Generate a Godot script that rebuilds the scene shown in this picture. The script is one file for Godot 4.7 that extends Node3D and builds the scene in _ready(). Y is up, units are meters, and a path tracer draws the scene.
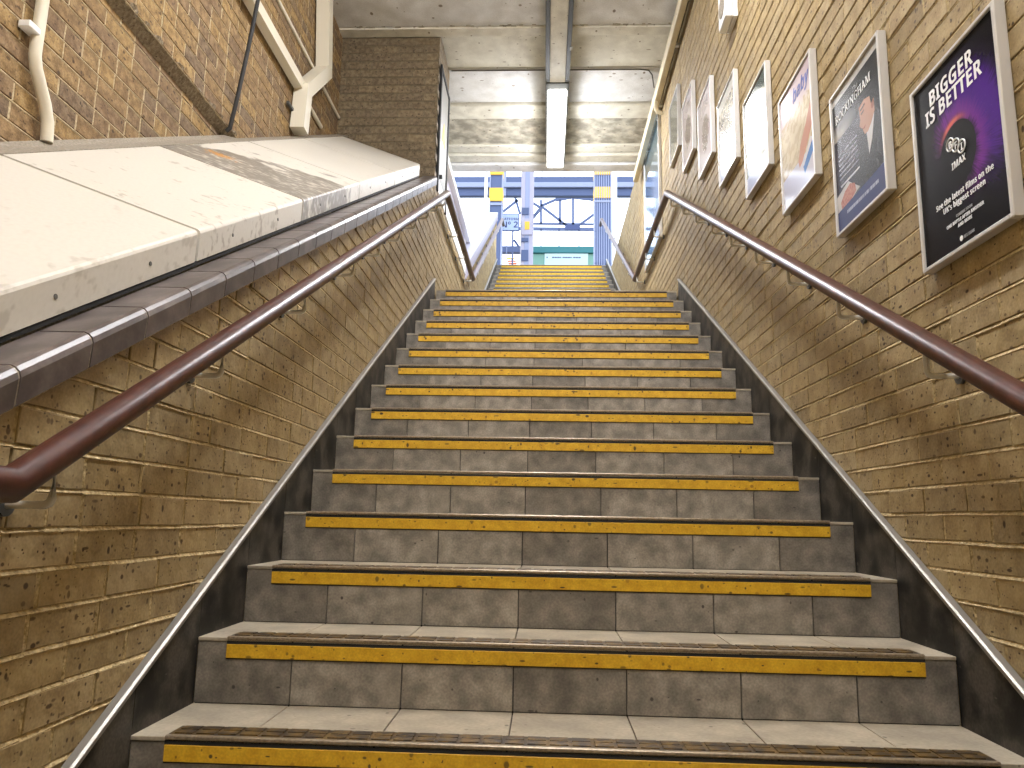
extends Node3D
# Depth runs away from the camera along -z: P(x, y, depth).
const RISE := 0.169432
const GOING := 0.310092
const K := RISE / GOING
const EYE := Vector3(-0.0669, 0.67306, 1.49577)
const AX_R := Vector3(0.99891979, 0.01859873, -0.04258322)
const AX_U := Vector3(-0.01097751, 0.98491957, 0.17266421)
const AX_F := Vector3(-0.04515239, 0.17201024, -0.98405983)
const FOCAL := 762.84
const SW := 0.9203            # half width of the yellow strips
const CEIL := 4.86
const LAND := 15.0 * RISE     # landing height
const LAND_D := 15.0 * GOING  # its near edge
const UP_D := 7.0             # depth where the upper nosing line leaves the landing
const TOP := LAND + 16.0 * RISE
const TOP_D := UP_D + 16.0 * GOING
const WALL_R := 1.02
const WALL_L := -1.02
const OLD := -1.92
const LAMP := 1.4
const AREA_LAMP := 5.0

var M := {}
var used := {}
var rng := RandomNumberGenerator.new()

# ------------------------------------------------------------------ basics
func P(x: float, y: float, d: float) -> Vector3:
	return Vector3(x, y, -d)

func nos(d: float) -> float:
	return d * K

func nos_up(d: float) -> float:
	return LAND + (d - UP_D) * K

func px(u: float, v: float, d: float) -> Vector3:
	# the point seen at pixel (u, v) in the upright plane at depth d
	var r := AX_R * ((u - 512.0) / FOCAL) + AX_U * ((384.0 - v) / FOCAL) + AX_F
	return EYE + r * ((-d - EYE.z) / r.z)

func wx(u: float, v: float, x: float) -> Vector3:
	# the point seen at pixel (u, v) on the side plane at x
	var r := AX_R * ((u - 512.0) / FOCAL) + AX_U * ((384.0 - v) / FOCAL) + AX_F
	return EYE + r * ((x - EYE.x) / r.x)

func numbered(called: String) -> String:
	var n: int = used.get(called, 0)
	used[called] = n + 1
	return called if n == 0 else "%s_%03d" % [called, n]

func tag(o: Node, label: String, category: String, group := "", kind := "") -> Node:
	o.set_meta("label", label)
	if category != "":
		o.set_meta("category", category)
	if group != "":
		o.set_meta("group", group)
	if kind != "":
		o.set_meta("kind", kind)
	return o

func thing(called: String, label: String, category: String, at := Vector3.ZERO, group := "") -> Node3D:
	var o := Node3D.new()
	o.name = numbered(called)
	add_child(o)
	o.position = at
	tag(o, label, category, group)
	return o

func new_st() -> SurfaceTool:
	var st := SurfaceTool.new()
	st.begin(Mesh.PRIMITIVE_TRIANGLES)
	st.set_smooth_group(-1)
	return st

func done(st: SurfaceTool) -> ArrayMesh:
	st.generate_normals()
	return st.commit()

func put(called: String, mesh: Mesh, mat: Material, parent: Node = null) -> MeshInstance3D:
	var o := MeshInstance3D.new()
	o.mesh = mesh
	o.material_override = mat
	if parent == null or parent == self:
		o.name = numbered(called)
		add_child(o)
	else:
		o.name = called
		parent.add_child(o, true)
	return o

func obj(called: String, st: SurfaceTool, mat: Material, parent: Node = null) -> MeshInstance3D:
	return put(called, done(st), mat, parent)

func struct(called: String, st: SurfaceTool, mat: Material, label: String) -> MeshInstance3D:
	var o := obj(called, st, mat)
	o.set_meta("label", label)
	o.set_meta("kind", "structure")
	return o

# ------------------------------------------------------------------ shapes (points given counter-clockwise seen from outside)
func tri(st: SurfaceTool, a: Vector3, b: Vector3, c: Vector3) -> void:
	st.add_vertex(a)
	st.add_vertex(c)
	st.add_vertex(b)

func quad(st: SurfaceTool, a: Vector3, b: Vector3, c: Vector3, d: Vector3) -> void:
	tri(st, a, b, c)
	tri(st, a, c, d)

func box(st: SurfaceTool, a: Vector3, b: Vector3, ch := 0.0) -> void:
	var lo := Vector3(minf(a.x, b.x), minf(a.y, b.y), minf(a.z, b.z))
	var hi := Vector3(maxf(a.x, b.x), maxf(a.y, b.y), maxf(a.z, b.z))
	var c := (lo + hi) / 2.0
	var h := (hi - lo) / 2.0
	ch = minf(ch, 0.45 * minf(h.x, minf(h.y, h.z)))
	var ax := [Vector3.RIGHT, Vector3.UP, Vector3.BACK]
	for i in 3:
		var n: Vector3 = ax[i]
		var u: Vector3 = ax[(i + 1) % 3]
		var w: Vector3 = ax[(i + 2) % 3]
		var hn: float = h[i]
		var hu: float = h[(i + 1) % 3]
		var hw: float = h[(i + 2) % 3]
		for s: float in [1.0, -1.0]:
			var f := c + n * hn * s
			var pu := u * (hu - ch) * s
			var pw := w * (hw - ch)
			quad(st, f - pu - pw, f + pu - pw, f + pu + pw, f - pu + pw)
	if ch <= 0.0:
		return
	for i in 3:
		var n: Vector3 = ax[i]
		var u: Vector3 = ax[(i + 1) % 3]
		var w: Vector3 = ax[(i + 2) % 3]
		var l := n * (h[i] - ch)
		for su: float in [1.0, -1.0]:
			for sw: float in [1.0, -1.0]:
				var e1 := c + u * h[(i + 1) % 3] * su + w * (h[(i + 2) % 3] - ch) * sw
				var e2 := c + u * (h[(i + 1) % 3] - ch) * su + w * h[(i + 2) % 3] * sw
				if su * sw > 0.0:
					quad(st, e1 - l, e1 + l, e2 + l, e2 - l)
					
				else:
					quad(st, e1 + l, e1 - l, e2 - l, e2 + l)
	for sx: float in [1.0, -1.0]:
		for sy: float in [1.0, -1.0]:
			for sz: float in [1.0, -1.0]:
				var s := Vector3(sx, sy, sz)
				var p1 := c + Vector3(h.x, h.y - ch, h.z - ch) * s
				var p2 := c + Vector3(h.x - ch, h.y, h.z - ch) * s
				var p3 := c + Vector3(h.x - ch, h.y - ch, h.z) * s
				if sx * sy * sz > 0.0:
					tri(st, p1, p2, p3)
				else:
					tri(st, p1, p3, p2)

# A flat piece: polygon in (along, up), standing on the plane at o, its front at depth t, edges chamfered by ch.
func slab(st: SurfaceTool, poly: PackedVector2Array, o: Vector3, along: Vector3, up: Vector3, t: float, ch: float) -> void:
	var n := along.cross(up)
	var mid := Vector2.ZERO
	for p in poly:
		mid += p
	mid /= poly.size()
	var k := poly.size()
	var front := []
	var rim := []
	var back := []
	for p in poly:
		var q := p - mid
		var inner := mid + Vector2(q.x - clampf(q.x, -ch, ch), q.y - clampf(q.y, -ch, ch))
		front.append(o + along * inner.x + up * inner.y + n * t)
		rim.append(o + along * p.x + up * p.y + n * (t - ch))
		back.append(o + along * p.x + up * p.y)
	for i in range(1, k - 1):
		tri(st, front[0], front[i], front[i + 1])
	for i in k:
		var j := (i + 1) % k
		quad(st, rim[i], rim[j], front[j], front[i])
		quad(st, back[i], back[j], rim[j], rim[i])

func rect(x0: float, y0: float, x1: float, y1: float) -> PackedVector2Array:
	return PackedVector2Array([Vector2(x0, y0), Vector2(x1, y0), Vector2(x1, y1), Vector2(x0, y1)])

# keep the part of poly where n.p <= c
func clip(poly: PackedVector2Array, n: Vector2, c: float) -> PackedVector2Array:
	var out := PackedVector2Array()
	for i in poly.size():
		var a := poly[i]
		var b := poly[(i + 1) % poly.size()]
		var fa := n.dot(a) - c
		var fb := n.dot(b) - c
		if fa <= 0.0:
			out.append(a)
		if (fa < 0.0 and fb > 0.0) or (fa > 0.0 and fb < 0.0):
			out.append(a + (b - a) * (fa / (fa - fb)))
	return out

func area(poly: PackedVector2Array) -> float:
	var s := 0.0
	for i in poly.size():
		var a := poly[i]
		var b := poly[(i + 1) % poly.size()]
		s += a.x * b.y - b.x * a.y
	return absf(s) / 2.0

# polygon in (depth, y) extruded from x0 to x1
func prism(st: SurfaceTool, poly: PackedVector2Array, x0: float, x1: float) -> void:
	var idx := Geometry2D.triangulate_polygon(poly)
	var ccw := not Geometry2D.is_polygon_clockwise(poly)
	# with depth to the right and y up, the side at the smaller x is seen clockwise
	for i in range(0, idx.size(), 3):
		var a := poly[idx[i]]
		var b := poly[idx[i + 1]]
		var c := poly[idx[i + 2]]
		if (b - a).cross(c - a) < 0.0:
			var s := b
			b = c
			c = s
		tri(st, P(x1, a.y, a.x), P(x1, b.y, b.x), P(x1, c.y, c.x))
		tri(st, P(x0, a.y, a.x), P(x0, c.y, c.x), P(x0, b.y, b.x))
	for i in poly.size():
		var a := poly[i]
		var b := poly[(i + 1) % poly.size()]
		if ccw:
			quad(st, P(x1, a.y, a.x), P(x0, a.y, a.x), P(x0, b.y, b.x), P(x1, b.y, b.x))
		else:
			quad(st, P(x0, a.y, a.x), P(x1, a.y, a.x), P(x1, b.y, b.x), P(x0, b.y, b.x))

# closed profile in (x, height) swept along the stair slope from depth d0 to d1, with UVs (u along, v round the profile)
func slope_extrude(st: SurfaceTool, prof: PackedVector2Array, d0: float, d1: float, base: float, k: float) -> void:
	var n := prof.size()
	var total := 0.0
	for i in n:
		total += prof[i].distance_to(prof[(i + 1) % n])
	var at := 0.0
	for i in n:
		var a := prof[i]
		var b := prof[(i + 1) % n]
		var l := a.distance_to(b)
		var v0 := at / total
		var v1 := (at + l) / total
		at += l
		var pts := [P(a.x, base + k * d0 + a.y, d0), P(a.x, base + k * d1 + a.y, d1), P(b.x, base + k * d1 + b.y, d1), P(b.x, base + k * d0 + b.y, d0)]
		var uv := [Vector2(0, v0), Vector2(1, v0), Vector2(1, v1), Vector2(0, v1)]
		for j: int in [0, 2, 1, 0, 3, 2]:
			st.set_uv(uv[j])
			st.add_vertex(pts[j])
	var idx := Geometry2D.triangulate_polygon(prof)
	for i in range(0, idx.size(), 3):
		var a := prof[idx[i]]
		var b := prof[idx[i + 1]]
		var c := prof[idx[i + 2]]
		if (b - a).cross(c - a) < 0.0:
			var s := b
			b = c
			c = s
		st.set_uv(Vector2.ZERO)
		tri(st, P(a.x, base + k * d0 + a.y, d0), P(b.x, base + k * d0 + b.y, d0), P(c.x, base + k * d0 + c.y, d0))
		tri(st, P(a.x, base + k * d1 + a.y, d1), P(c.x, base + k * d1 + c.y, d1), P(b.x, base + k * d1 + b.y, d1))

func tube(st: SurfaceTool, pts: Array, r: float, sides := 14, ref := Vector3.UP, phase := 0.0, flat := false) -> void:
	st.set_smooth_group(-1 if flat else 0)
	var rings := []
	for i in pts.size():
		var p: Vector3 = pts[i]
		var t0: Vector3 = (p - pts[i - 1]).normalized() if i > 0 else (pts[1] - p).normalized()
		var t1: Vector3 = (pts[i + 1] - p).normalized() if i < pts.size() - 1 else t0
		var t := (t0 + t1).normalized()
		var side := t.cross(ref)
		if side.length() < 0.05:
			side = t.cross(Vector3.RIGHT)
		side = side.normalized()
		var up := side.cross(t).normalized()
		var stretch := 1.0 / maxf(0.4, t.dot(t0))
		var bend := (t1 - t0)
		var ring := []
		for j in sides:
			var a := TAU * j / sides + phase
			var off := side * cos(a) * r + up * sin(a) * r
			if bend.length() > 0.01:
				var bn := bend.normalized()
				off += bn * off.dot(bn) * (stretch - 1.0)
			ring.append(p + off)
		rings.append(ring)
	for i in rings.size() - 1:
		for j in sides:
			var j2 := (j + 1) % sides
			quad(st, rings[i][j2], rings[i][j], rings[i + 1][j], rings[i + 1][j2])
	st.set_smooth_group(-1)
	for j in range(1, sides - 1):
		tri(st, rings[0][0], rings[0][j], rings[0][j + 1])
		tri(st, rings[-1][0], rings[-1][j + 1], rings[-1][j])

func bar(st: SurfaceTool, a: Vector3, b: Vector3, w: float, h: float, side := Vector3.ZERO) -> void:
	# a straight bar of section w x h from a to b
	var t := (b - a).normalized()
	var s := side if side != Vector3.ZERO else t.cross(Vector3.BACK)
	if s.length() < 0.05:
		s = t.cross(Vector3.UP)
	s = s.normalized()
	var n := s.cross(t).normalized()
	var q := []
	for p: Vector3 in [a, b]:
		for c: Vector2 in [Vector2(-1, -1), Vector2(1, -1), Vector2(1, 1), Vector2(-1, 1)]:
			q.append(p + s * c.x * w / 2.0 + n * c.y * h / 2.0)
	for i in 4:
		var j := (i + 1) % 4
		quad(st, q[j], q[i], q[4 + i], q[4 + j])
	quad(st, q[0], q[1], q[2], q[3])
	quad(st, q[7], q[6], q[5], q[4])

func disc(st: SurfaceTool, c: Vector3, n: Vector3, r: float, t: float, sides := 16) -> void:
	tube(st, [c, c + n * t], r, sides)

# ------------------------------------------------------------------ textures and materials
func noise_bytes(size: int, sd: int, freq: float, octaves := 4) -> PackedByteArray:
	var f := FastNoiseLite.new()
	f.seed = sd
	f.noise_type = FastNoiseLite.TYPE_SIMPLEX_SMOOTH
	f.frequency = freq
	f.fractal_octaves = octaves
	var im := f.get_seamless_image(size, size, false, false, 0.15, true)
	im.convert(Image.FORMAT_L8)
	return im.get_data()

# two colours mixed by coarse noise, fine noise as value change, and small dark or pale flecks
func mottle(size: int, sd: int, a: Color, b: Color, coarse: float, contrast: float, fine: float, flecks := 0, fleck := Color.BLACK, fleck_r := 3.0, flecks2 := 0, fleck2 := Color.WHITE) -> ImageTexture:
	var n1 := noise_bytes(size, sd, coarse)
	var n2 := noise_bytes(size, sd + 7, 0.12, 3)
	var data := PackedByteArray()
	data.resize(size * size * 3)
	for i in size * size:
		var t := clampf(0.5 + (n1[i] / 255.0 - 0.5) * contrast, 0.0, 1.0)
		var v := 1.0 + (n2[i] / 255.0 - 0.5) * fine
		data[i * 3] = int(clampf(lerpf(a.r, b.r, t) * v, 0.0, 1.0) * 255.0)
		data[i * 3 + 1] = int(clampf(lerpf(a.g, b.g, t) * v, 0.0, 1.0) * 255.0)
		data[i * 3 + 2] = int(clampf(lerpf(a.b, b.b, t) * v, 0.0, 1.0) * 255.0)
	var r := RandomNumberGenerator.new()
	r.seed = sd
	for k in flecks + flecks2:
		var col := fleck if k < flecks else fleck2
		var cx := r.randi_range(0, size - 1)
		var cy := r.randi_range(0, size - 1)
		var rad := fleck_r * (0.35 + 1.1 * pow(r.randf(), 3.0))
		var ex := r.randf_range(0.5, 1.3)
		var k1 := r.randf_range(0.45, 1.0)
		var R := int(ceil(rad * 1.5))
		for y in range(-R, R + 1):
			for x in range(-R, R + 1):
				var q := Vector2(x * ex, y / ex).length() / rad
				if q < 1.0:
					var i := (posmod(cy + y, size) * size + posmod(cx + x, size)) * 3
					var w := k1 * clampf((1.0 - q) * 3.0, 0.0, 1.0)
					data[i] = int(lerpf(data[i], col.r * 255.0, w))
					data[i + 1] = int(lerpf(data[i + 1], col.g * 255.0, w))
					data[i + 2] = int(lerpf(data[i + 2], col.b * 255.0, w))
	return ImageTexture.create_from_image(Image.create_from_data(size, size, false, Image.FORMAT_RGB8, data))

func bumps(size: int, sd: int, freq: float, strength: float) -> ImageTexture:
	var f := FastNoiseLite.new()
	f.seed = sd
	f.frequency = freq
	f.fractal_octaves = 4
	var im := f.get_seamless_image(size, size)
	im.convert(Image.FORMAT_RGBA8)
	im.bump_map_to_normal_map(strength)
	return ImageTexture.create_from_image(im)

func mat(col: Color, rough := 0.8, metal := 0.0, tex: Texture2D = null, scale := 1.0, normal: Texture2D = null, nscale := 0.6) -> StandardMaterial3D:
	var m := StandardMaterial3D.new()
	m.albedo_color = col
	m.roughness = rough
	m.metallic = metal
	if tex:
		m.albedo_texture = tex
	if normal:
		m.normal_enabled = true
		m.normal_texture = normal
		m.normal_scale = nscale
	if tex or normal:
		m.uv1_triplanar = true
		m.uv1_world_triplanar = true
		m.uv1_scale = Vector3.ONE * scale
		m.uv1_triplanar_sharpness = 8.0
	return m

func c8(r: int, g: int, b: int) -> Color:
	return Color8(r, g, b)

func make_materials() -> void:
	var nb := bumps(512, 3, 0.05, 6.0)
	var t_brick := mottle(1024, 11, c8(214, 206, 190), c8(255, 252, 244), 0.012, 1.5, 0.2, 1900, c8(92, 72, 46), 4.4, 300, c8(255, 250, 235))
	var t_old := mottle(1024, 23, c8(196, 186, 172), c8(255, 250, 240), 0.02, 1.8, 0.34, 1100, c8(112, 96, 78), 6.0, 500, c8(255, 245, 225))
	M.brick = []
	for c: Color in [c8(166, 147, 108), c8(160, 142, 104), c8(172, 153, 115), c8(166, 149, 114), c8(155, 137, 101), c8(169, 149, 107)]:
		M.brick.append(mat(c, 0.72, 0.0, t_brick, 0.8, nb, 0.14))
	M.old = []
	for c: Color in [c8(152, 128, 90), c8(144, 120, 85), c8(132, 110, 84), c8(160, 135, 92), c8(138, 116, 88), c8(148, 124, 90), c8(126, 108, 87)]:
		M.old.append(mat(c, 0.85, 0.0, t_old, 0.9, nb, 0.3))
	var t_mortar := mottle(512, 31, c8(212, 204, 188), c8(255, 252, 244), 0.05, 1.4, 0.3)
	M.mortar = mat(c8(202, 184, 144), 0.9, 0.0, t_mortar, 1.3, nb, 0.8)
	M.old_mortar = mat(c8(192, 178, 150), 0.9, 0.0, t_mortar, 1.3, nb, 0.8)
	M.perpend = mat(c8(180, 161, 118), 0.9, 0.0, t_mortar, 1.3, nb, 0.8)
	M.grey_brick = []  # cupboard bricks and mortar, greyer and darker than the wall sets
	for c: Color in [c8(128, 116, 94), c8(121, 109, 88), c8(134, 121, 98), c8(124, 112, 92)]:
		M.grey_brick.append(mat(c, 0.8, 0.0, t_old, 1.1, nb, 0.2))
	M.grey_mortar = mat(c8(120, 110, 92), 0.9, 0.0, t_mortar, 1.3)
	M.rubble = mat(c8(150, 140, 124), 0.95, 0.0, t_old, 1.7, nb, 1.0)
	# stairs
	var t_riser := mottle(1024, 41, c8(110, 106, 100), c8(158, 152, 143), 0.012, 1.35, 0.26, 110, c8(58, 54, 50), 3.5)
	var t_tread := mottle(512, 43, c8(150, 142, 128), c8(178, 169, 152), 0.01, 1.6, 0.14, 90, c8(90, 82, 70), 3.0)
	M.riser = []
	for g: float in [0.86, 1.0, 0.93]:
		M.riser.append(mat(Color(g, g * 0.985, g * 0.955), 0.42, 0.0, t_riser, 0.9))
	M.tread = mat(c8(250, 246, 238), 0.45, 0.0, t_tread, 1.1)
	M.grout = mat(c8(38, 35, 32), 0.95)
	var t_yellow := mottle(1024, 47, c8(204, 160, 26), c8(226, 184, 46), 0.02, 1.5, 0.16, 620, c8(70, 54, 24), 6.0, 160, c8(150, 108, 24))
	M.yellow = mat(c8(240, 236, 228), 0.55, 0.0, t_yellow, 1.0)
	var t_plate := mottle(512, 53, c8(62, 50, 36), c8(120, 94, 44), 0.02, 2.4, 0.4)
	M.plate = mat(c8(226, 222, 214), 0.45, 0.35, t_plate, 2.0)
	M.edge = mat(c8(156, 144, 128), 0.35, 0.45, t_mortar, 2.0)
	var t_string := mottle(1024, 59, c8(28, 27, 24), c8(74, 69, 62), 0.008, 2.6, 0.4, 200, c8(92, 86, 78), 5.0)
	M.string = mat(c8(255, 255, 255), 0.5, 0.0, t_string, 0.7)
	M.string.metallic_specular = 0.3
	M.steel = mat(c8(150, 146, 138), 0.45, 0.7)
	M.chrome = mat(c8(206, 202, 192), 0.35, 0.5)
	M.alu = mat(c8(206, 204, 200), 0.38, 0.35)
	var t_rail := mottle(512, 61, c8(60, 31, 24), c8(78, 43, 33), 0.02, 1.6, 0.12)
	M.rail = mat(c8(255, 255, 255), 0.33, 0.0, t_rail, 2.0)
	M.rail.metallic_specular = 0.42
	M.coping = []
	var t_cope := mottle(512, 67, c8(78, 70, 68), c8(112, 102, 98), 0.015, 1.8, 0.16)
	for g: float in [0.82, 0.95, 0.9]:
		M.coping.append(mat(Color(g, g, g), 0.34, 0.0, t_cope, 1.2))
	M.flash = mat(c8(152, 146, 138), 0.7, 0.0, t_mortar, 2.0)
	M.black = mat(c8(22, 22, 22), 0.7)
	# paint
	var t_paint := mottle(1024, 71, c8(216, 209, 190), c8(236, 230, 212), 0.006, 1.6, 0.05, 70, c8(150, 138, 116), 7.0)
	M.cream = mat(c8(236, 230, 214), 0.55, 0.0, t_paint, 0.6)
	M.pipe = mat(c8(214, 207, 188), 0.45)
	var t_ceil := mottle(1024, 73, c8(214, 212, 205), c8(236, 235, 230), 0.008, 1.7, 0.08, 130, c8(126, 114, 98), 7.0)
	M.ceil = mat(c8(248, 250, 255), 0.7, 0.0, t_ceil, 0.5)
	M.ceil_cream = mat(c8(246, 244, 234), 0.65, 0.0, t_ceil, 0.7)
	var t_grime := mottle(1024, 79, c8(150, 146, 136), c8(206, 202, 190), 0.007, 1.7, 0.12, 240, c8(104, 98, 86), 8.0)
	M.grime = mat(c8(250, 248, 240), 0.8, 0.0, t_grime, 0.8)
	M.dark = mat(c8(70, 72, 72), 0.5, 0.2)
	M.conduit = mat(c8(92, 90, 84), 0.6)
	M.white = mat(c8(232, 232, 230), 0.4)
	M.floor = mat(c8(160, 152, 138), 0.5, 0.0, t_tread, 1.1)
	# outside: the haze is put into the blue and lilac tones of the steels
	M.blue_steel = mat(c8(74, 88, 124), 0.6)
	M.pale_steel = mat(c8(142, 150, 178), 0.6)
	M.teal = mat(c8(44, 112, 116), 0.6)
	M.green = mat(c8(112, 154, 140), 0.6)
	M.board = mat(c8(180, 206, 208), 0.5)
	M.amber = mat(c8(228, 180, 60), 0.6)
	M.navy = mat(c8(52, 66, 110), 0.6)
	M.enamel = mat(c8(160, 178, 214), 0.4)
	M.orange = mat(c8(226, 110, 60), 0.6)
	M.lilac = mat(c8(168, 164, 180), 0.5)
	M.door = mat(c8(118, 116, 108), 0.5)
	M.concrete = mat(c8(150, 146, 140), 0.8, 0.0, t_mortar, 0.5)
	M.glass_case = mat(c8(150, 176, 196), 0.06, 0.85)
	M.lamp = StandardMaterial3D.new()
	M.lamp.albedo_color = c8(245, 245, 238)
	M.lamp.emission_enabled = true
	M.lamp.emission = c8(255, 254, 248)
	M.lamp.emission_energy_multiplier = 6.0
	M.ink = mat(c8(238, 238, 238), 0.5)
	M.ink_grey = mat(c8(150, 150, 150), 0.5)
	M.ink_blue = mat(c8(48, 62, 140), 0.5)
	M.ink_navy = mat(c8(40, 50, 96), 0.5)

# ------------------------------------------------------------------ bricks
# Lays bricks on a plane. o: origin on the mortar plane, along and up its axes; shapes: list of polygons in (along, up).
# The `most` that show largest become parts of their own, the rest one joined part.
func lay(parent: Node, shapes: Array, o: Vector3, along: Vector3, up: Vector3, t: float, mats: Array, most: int, ch: float, mortar: Material) -> void:
	var n := along.cross(up)
	var ranked := []
	for s: PackedVector2Array in shapes:
		var mid := Vector2.ZERO
		for p in s:
			mid += p
		mid /= s.size()
		var w := o + along * mid.x + up * mid.y
		var v := w - EYE
		var z := v.dot(AX_F)
		var size := 0.0
		if z > 0.2:
			var u := v.dot(AX_R) / z * FOCAL
			var h := v.dot(AX_U) / z * FOCAL
			if absf(u) < 540.0 and absf(h) < 410.0:
				size = area(s) * absf(v.normalized().dot(n)) / v.length_squared()
		ranked.append([size, s, mid])
	ranked.sort_custom(func(a, b): return a[0] > b[0])
	var sts := []
	for m in mats:
		sts.append(new_st())
	var filled := []
	filled.resize(mats.size())
	filled.fill(false)
	var shared := {}
	for i in ranked.size():
		var s: PackedVector2Array = ranked[i][1]
		var mid: Vector2 = ranked[i][2]
		var which := rng.randi_range(0, mats.size() - 1)
		var proud := t + rng.randf_range(-0.0018, 0.0022)
		if i < most and ranked[i][0] > 0.0:
			var local := PackedVector2Array()
			var key := ""
			for p in s:
				local.append((p - mid).snapped(Vector2(0.0005, 0.0005)))
			key = str(local)
			if not shared.has(key):
				var st := new_st()
				slab(st, wobble(local), Vector3.ZERO, Vector3.RIGHT, Vector3.UP, t, ch)
				shared[key] = done(st)
			var b := put("brick", shared[key], mats[which], parent)
			b.transform = Transform3D(Basis(along, up, n), o + along * mid.x + up * mid.y + n * (proud - t))
		else:
			slab(sts[which], s, o, along, up, proud, ch)
			filled[which] = true
	# struck joints: each bed slopes from deep under the upper brick to flush with the lower one, the perpends almost flush
	var js := new_st()
	var vs := new_st()
	for s: PackedVector2Array in shapes:
		var lo := INF
		var hi := -INF
		for p in s:
			lo = minf(lo, p.y)
			hi = maxf(hi, p.y)
		var a := INF
		var b := -INF
		for p in s:
			if p.y < lo + 0.0015:
				a = minf(a, p.x)
				b = maxf(b, p.x)
		if b - a < 0.02:
			continue
		a -= 0.0045
		b += 0.0045
		var q := func(x: float, y: float, z: float) -> Vector3: return o + along * x + up * y + n * z
		var w1 := rng.randf_range(-0.0018, 0.0014)
		quad(js, q.call(a, lo - 0.0105 + w1, t - 0.0012), q.call(b, lo - 0.0105 - w1, t - 0.0012), q.call(b, lo - 0.008 - w1, t + 0.0012), q.call(a, lo - 0.008 + w1, t + 0.0012))
		quad(js, q.call(a, lo - 0.008 + w1, t + 0.0012), q.call(b, lo - 0.008 - w1, t + 0.0012), q.call(b, lo + 0.001, t - 0.0042), q.call(a, lo + 0.001, t - 0.0042))
		if s.size() == 4 and hi - lo > 0.06:
			quad(vs, q.call(b - 0.006, lo, t - 0.0012), q.call(b + 0.006, lo, t - 0.0012), q.call(b + 0.006, hi, t - 0.0012), q.call(b - 0.006, hi, t - 0.0012))
	var jo := obj("mortar_joints", js, mortar, parent)
	jo.set_meta("kind", "stuff")
	var pe := obj("upright_joints", vs, M.perpend if mortar == M.mortar else mortar, parent)
	pe.set_meta("kind", "stuff")
	var mesh := ArrayMesh.new()
	var k := 0
	var rest := MeshInstance3D.new()
	for i in mats.size():
		if filled[i]:
			sts[i].generate_normals()
			sts[i].commit(mesh)
			mesh.surface_set_material(k, mats[i])
			k += 1
	if k > 0:
		rest.mesh = mesh
		rest.name = "brickwork"
		rest.set_meta("kind", "stuff")
		parent.add_child(rest, true)

func wobble(poly: PackedVector2Array) -> PackedVector2Array:
	var out := PackedVector2Array()
	for p in poly:
		out.append(p + Vector2(rng.randf_range(-0.0016, 0.0016), rng.randf_range(-0.0016, 0.0016)))
	return out

# courses of bricks in (depth or x, y): returns rectangles; bond 0 all stretchers, 1 rows of stretchers and of headers
func courses(a0: float, a1: float, y0: float, y1: float, bond: int, joint: float) -> Array:
	var out := []
	var row := 0
	var y := y0
	while y < y1:
		var header := bond == 1 and row % 2 == 1
		var l := 0.1125 if header else 0.225
		var a := a0 - (0.0 if row % 2 == 0 else (0.056 if header else 0.1125)) - rng.randf_range(0.0, 0.02)
		while a < a1:
			var w := l
			if rng.randf() < (0.1 if bond == 0 else 0.38 if bond == 2 else 0.0):
				w = 0.1125
			out.append(rect(a + joint / 2.0, y + joint / 2.0, a + w - joint / 2.0, y + 0.075 - joint / 2.0))
			a += w
		y += 0.075
		row += 1
	return out

func mid_of(p: PackedVector2Array) -> Vector2:
	var m := Vector2.ZERO
	for q in p:
		m += q
	return m / p.size()

# ------------------------------------------------------------------ scene
func _ready() -> void:
	rng.seed = 20
	var cam := Camera3D.new()
	cam.name = "camera"
	add_child(cam)
	cam.transform = Transform3D(Basis(AX_R, AX_U, -AX_F), EYE)
	cam.fov = rad_to_deg(2.0 * atan(384.0 / FOCAL))
	cam.near = 0.05
	cam.far = 300.0
	cam.current = true
	var sky_mat := ProceduralSkyMaterial.new()
	sky_mat.sky_top_color = c8(226, 238, 255)
	sky_mat.sky_horizon_color = c8(244, 248, 255)
	sky_mat.ground_horizon_color = c8(150, 150, 150)
	sky_mat.ground_bottom_color = c8(110, 110, 110)
	sky_mat.sky_energy_multiplier = 1.0
	var sky := Sky.new()
	sky.sky_material = sky_mat
	var env := Environment.new()
	env.background_mode = Environment.BG_SKY
	env.sky = sky
	env.background_energy_multiplier = 4.2
	env.tonemap_mode = Environment.TONE_MAPPER_LINEAR
	env.tonemap_exposure = 1.0
	env.sdfgi_enabled = true
	env.ssao_enabled = true
	env.ssil_enabled = true
	var we := WorldEnvironment.new()
	we.name = "environment"
	we.environment = env
	add_child(we)

	make_materials()
	build_shell()
	build_ceiling()
	build_stairs()
	build_left_wall()
	build_old_wall()
	build_hood()
	build_cupboard()
	build_right_wall()
	build_rails()
	build_lights()
	build_posters()
	build_fittings()
	build_exit()

func build_shell() -> void:
	var st := new_st()
	box(st, P(-2.2, -RISE - 0.3, -4.6), P(1.3, -RISE, 0.02))
	struct("floor", st, M.floor, "grey floor at the foot of the lower staircase")
	st = new_st()
	box(st, P(-1.12, LAND - 0.3, LAND_D + 0.3), P(1.12, LAND - 0.001, UP_D + GOING + 0.02))
	struct("floor", st, M.floor, "landing floor between the two flights of stairs")
	st = new_st()
	box(st, P(-2.3, -0.5, -4.9), P(1.4, 5.0, -4.6))
	struct("wall_back", st, M.mortar, "plain wall behind the foot of the stairs")
	st = new_st()
	box(st, P(-9.0, TOP - 0.4, TOP_D + 0.02), P(9.0, TOP, 60.0))
	struct("platform_floor", st, M.concrete, "concrete platform at the head of the upper stairs")

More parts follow.
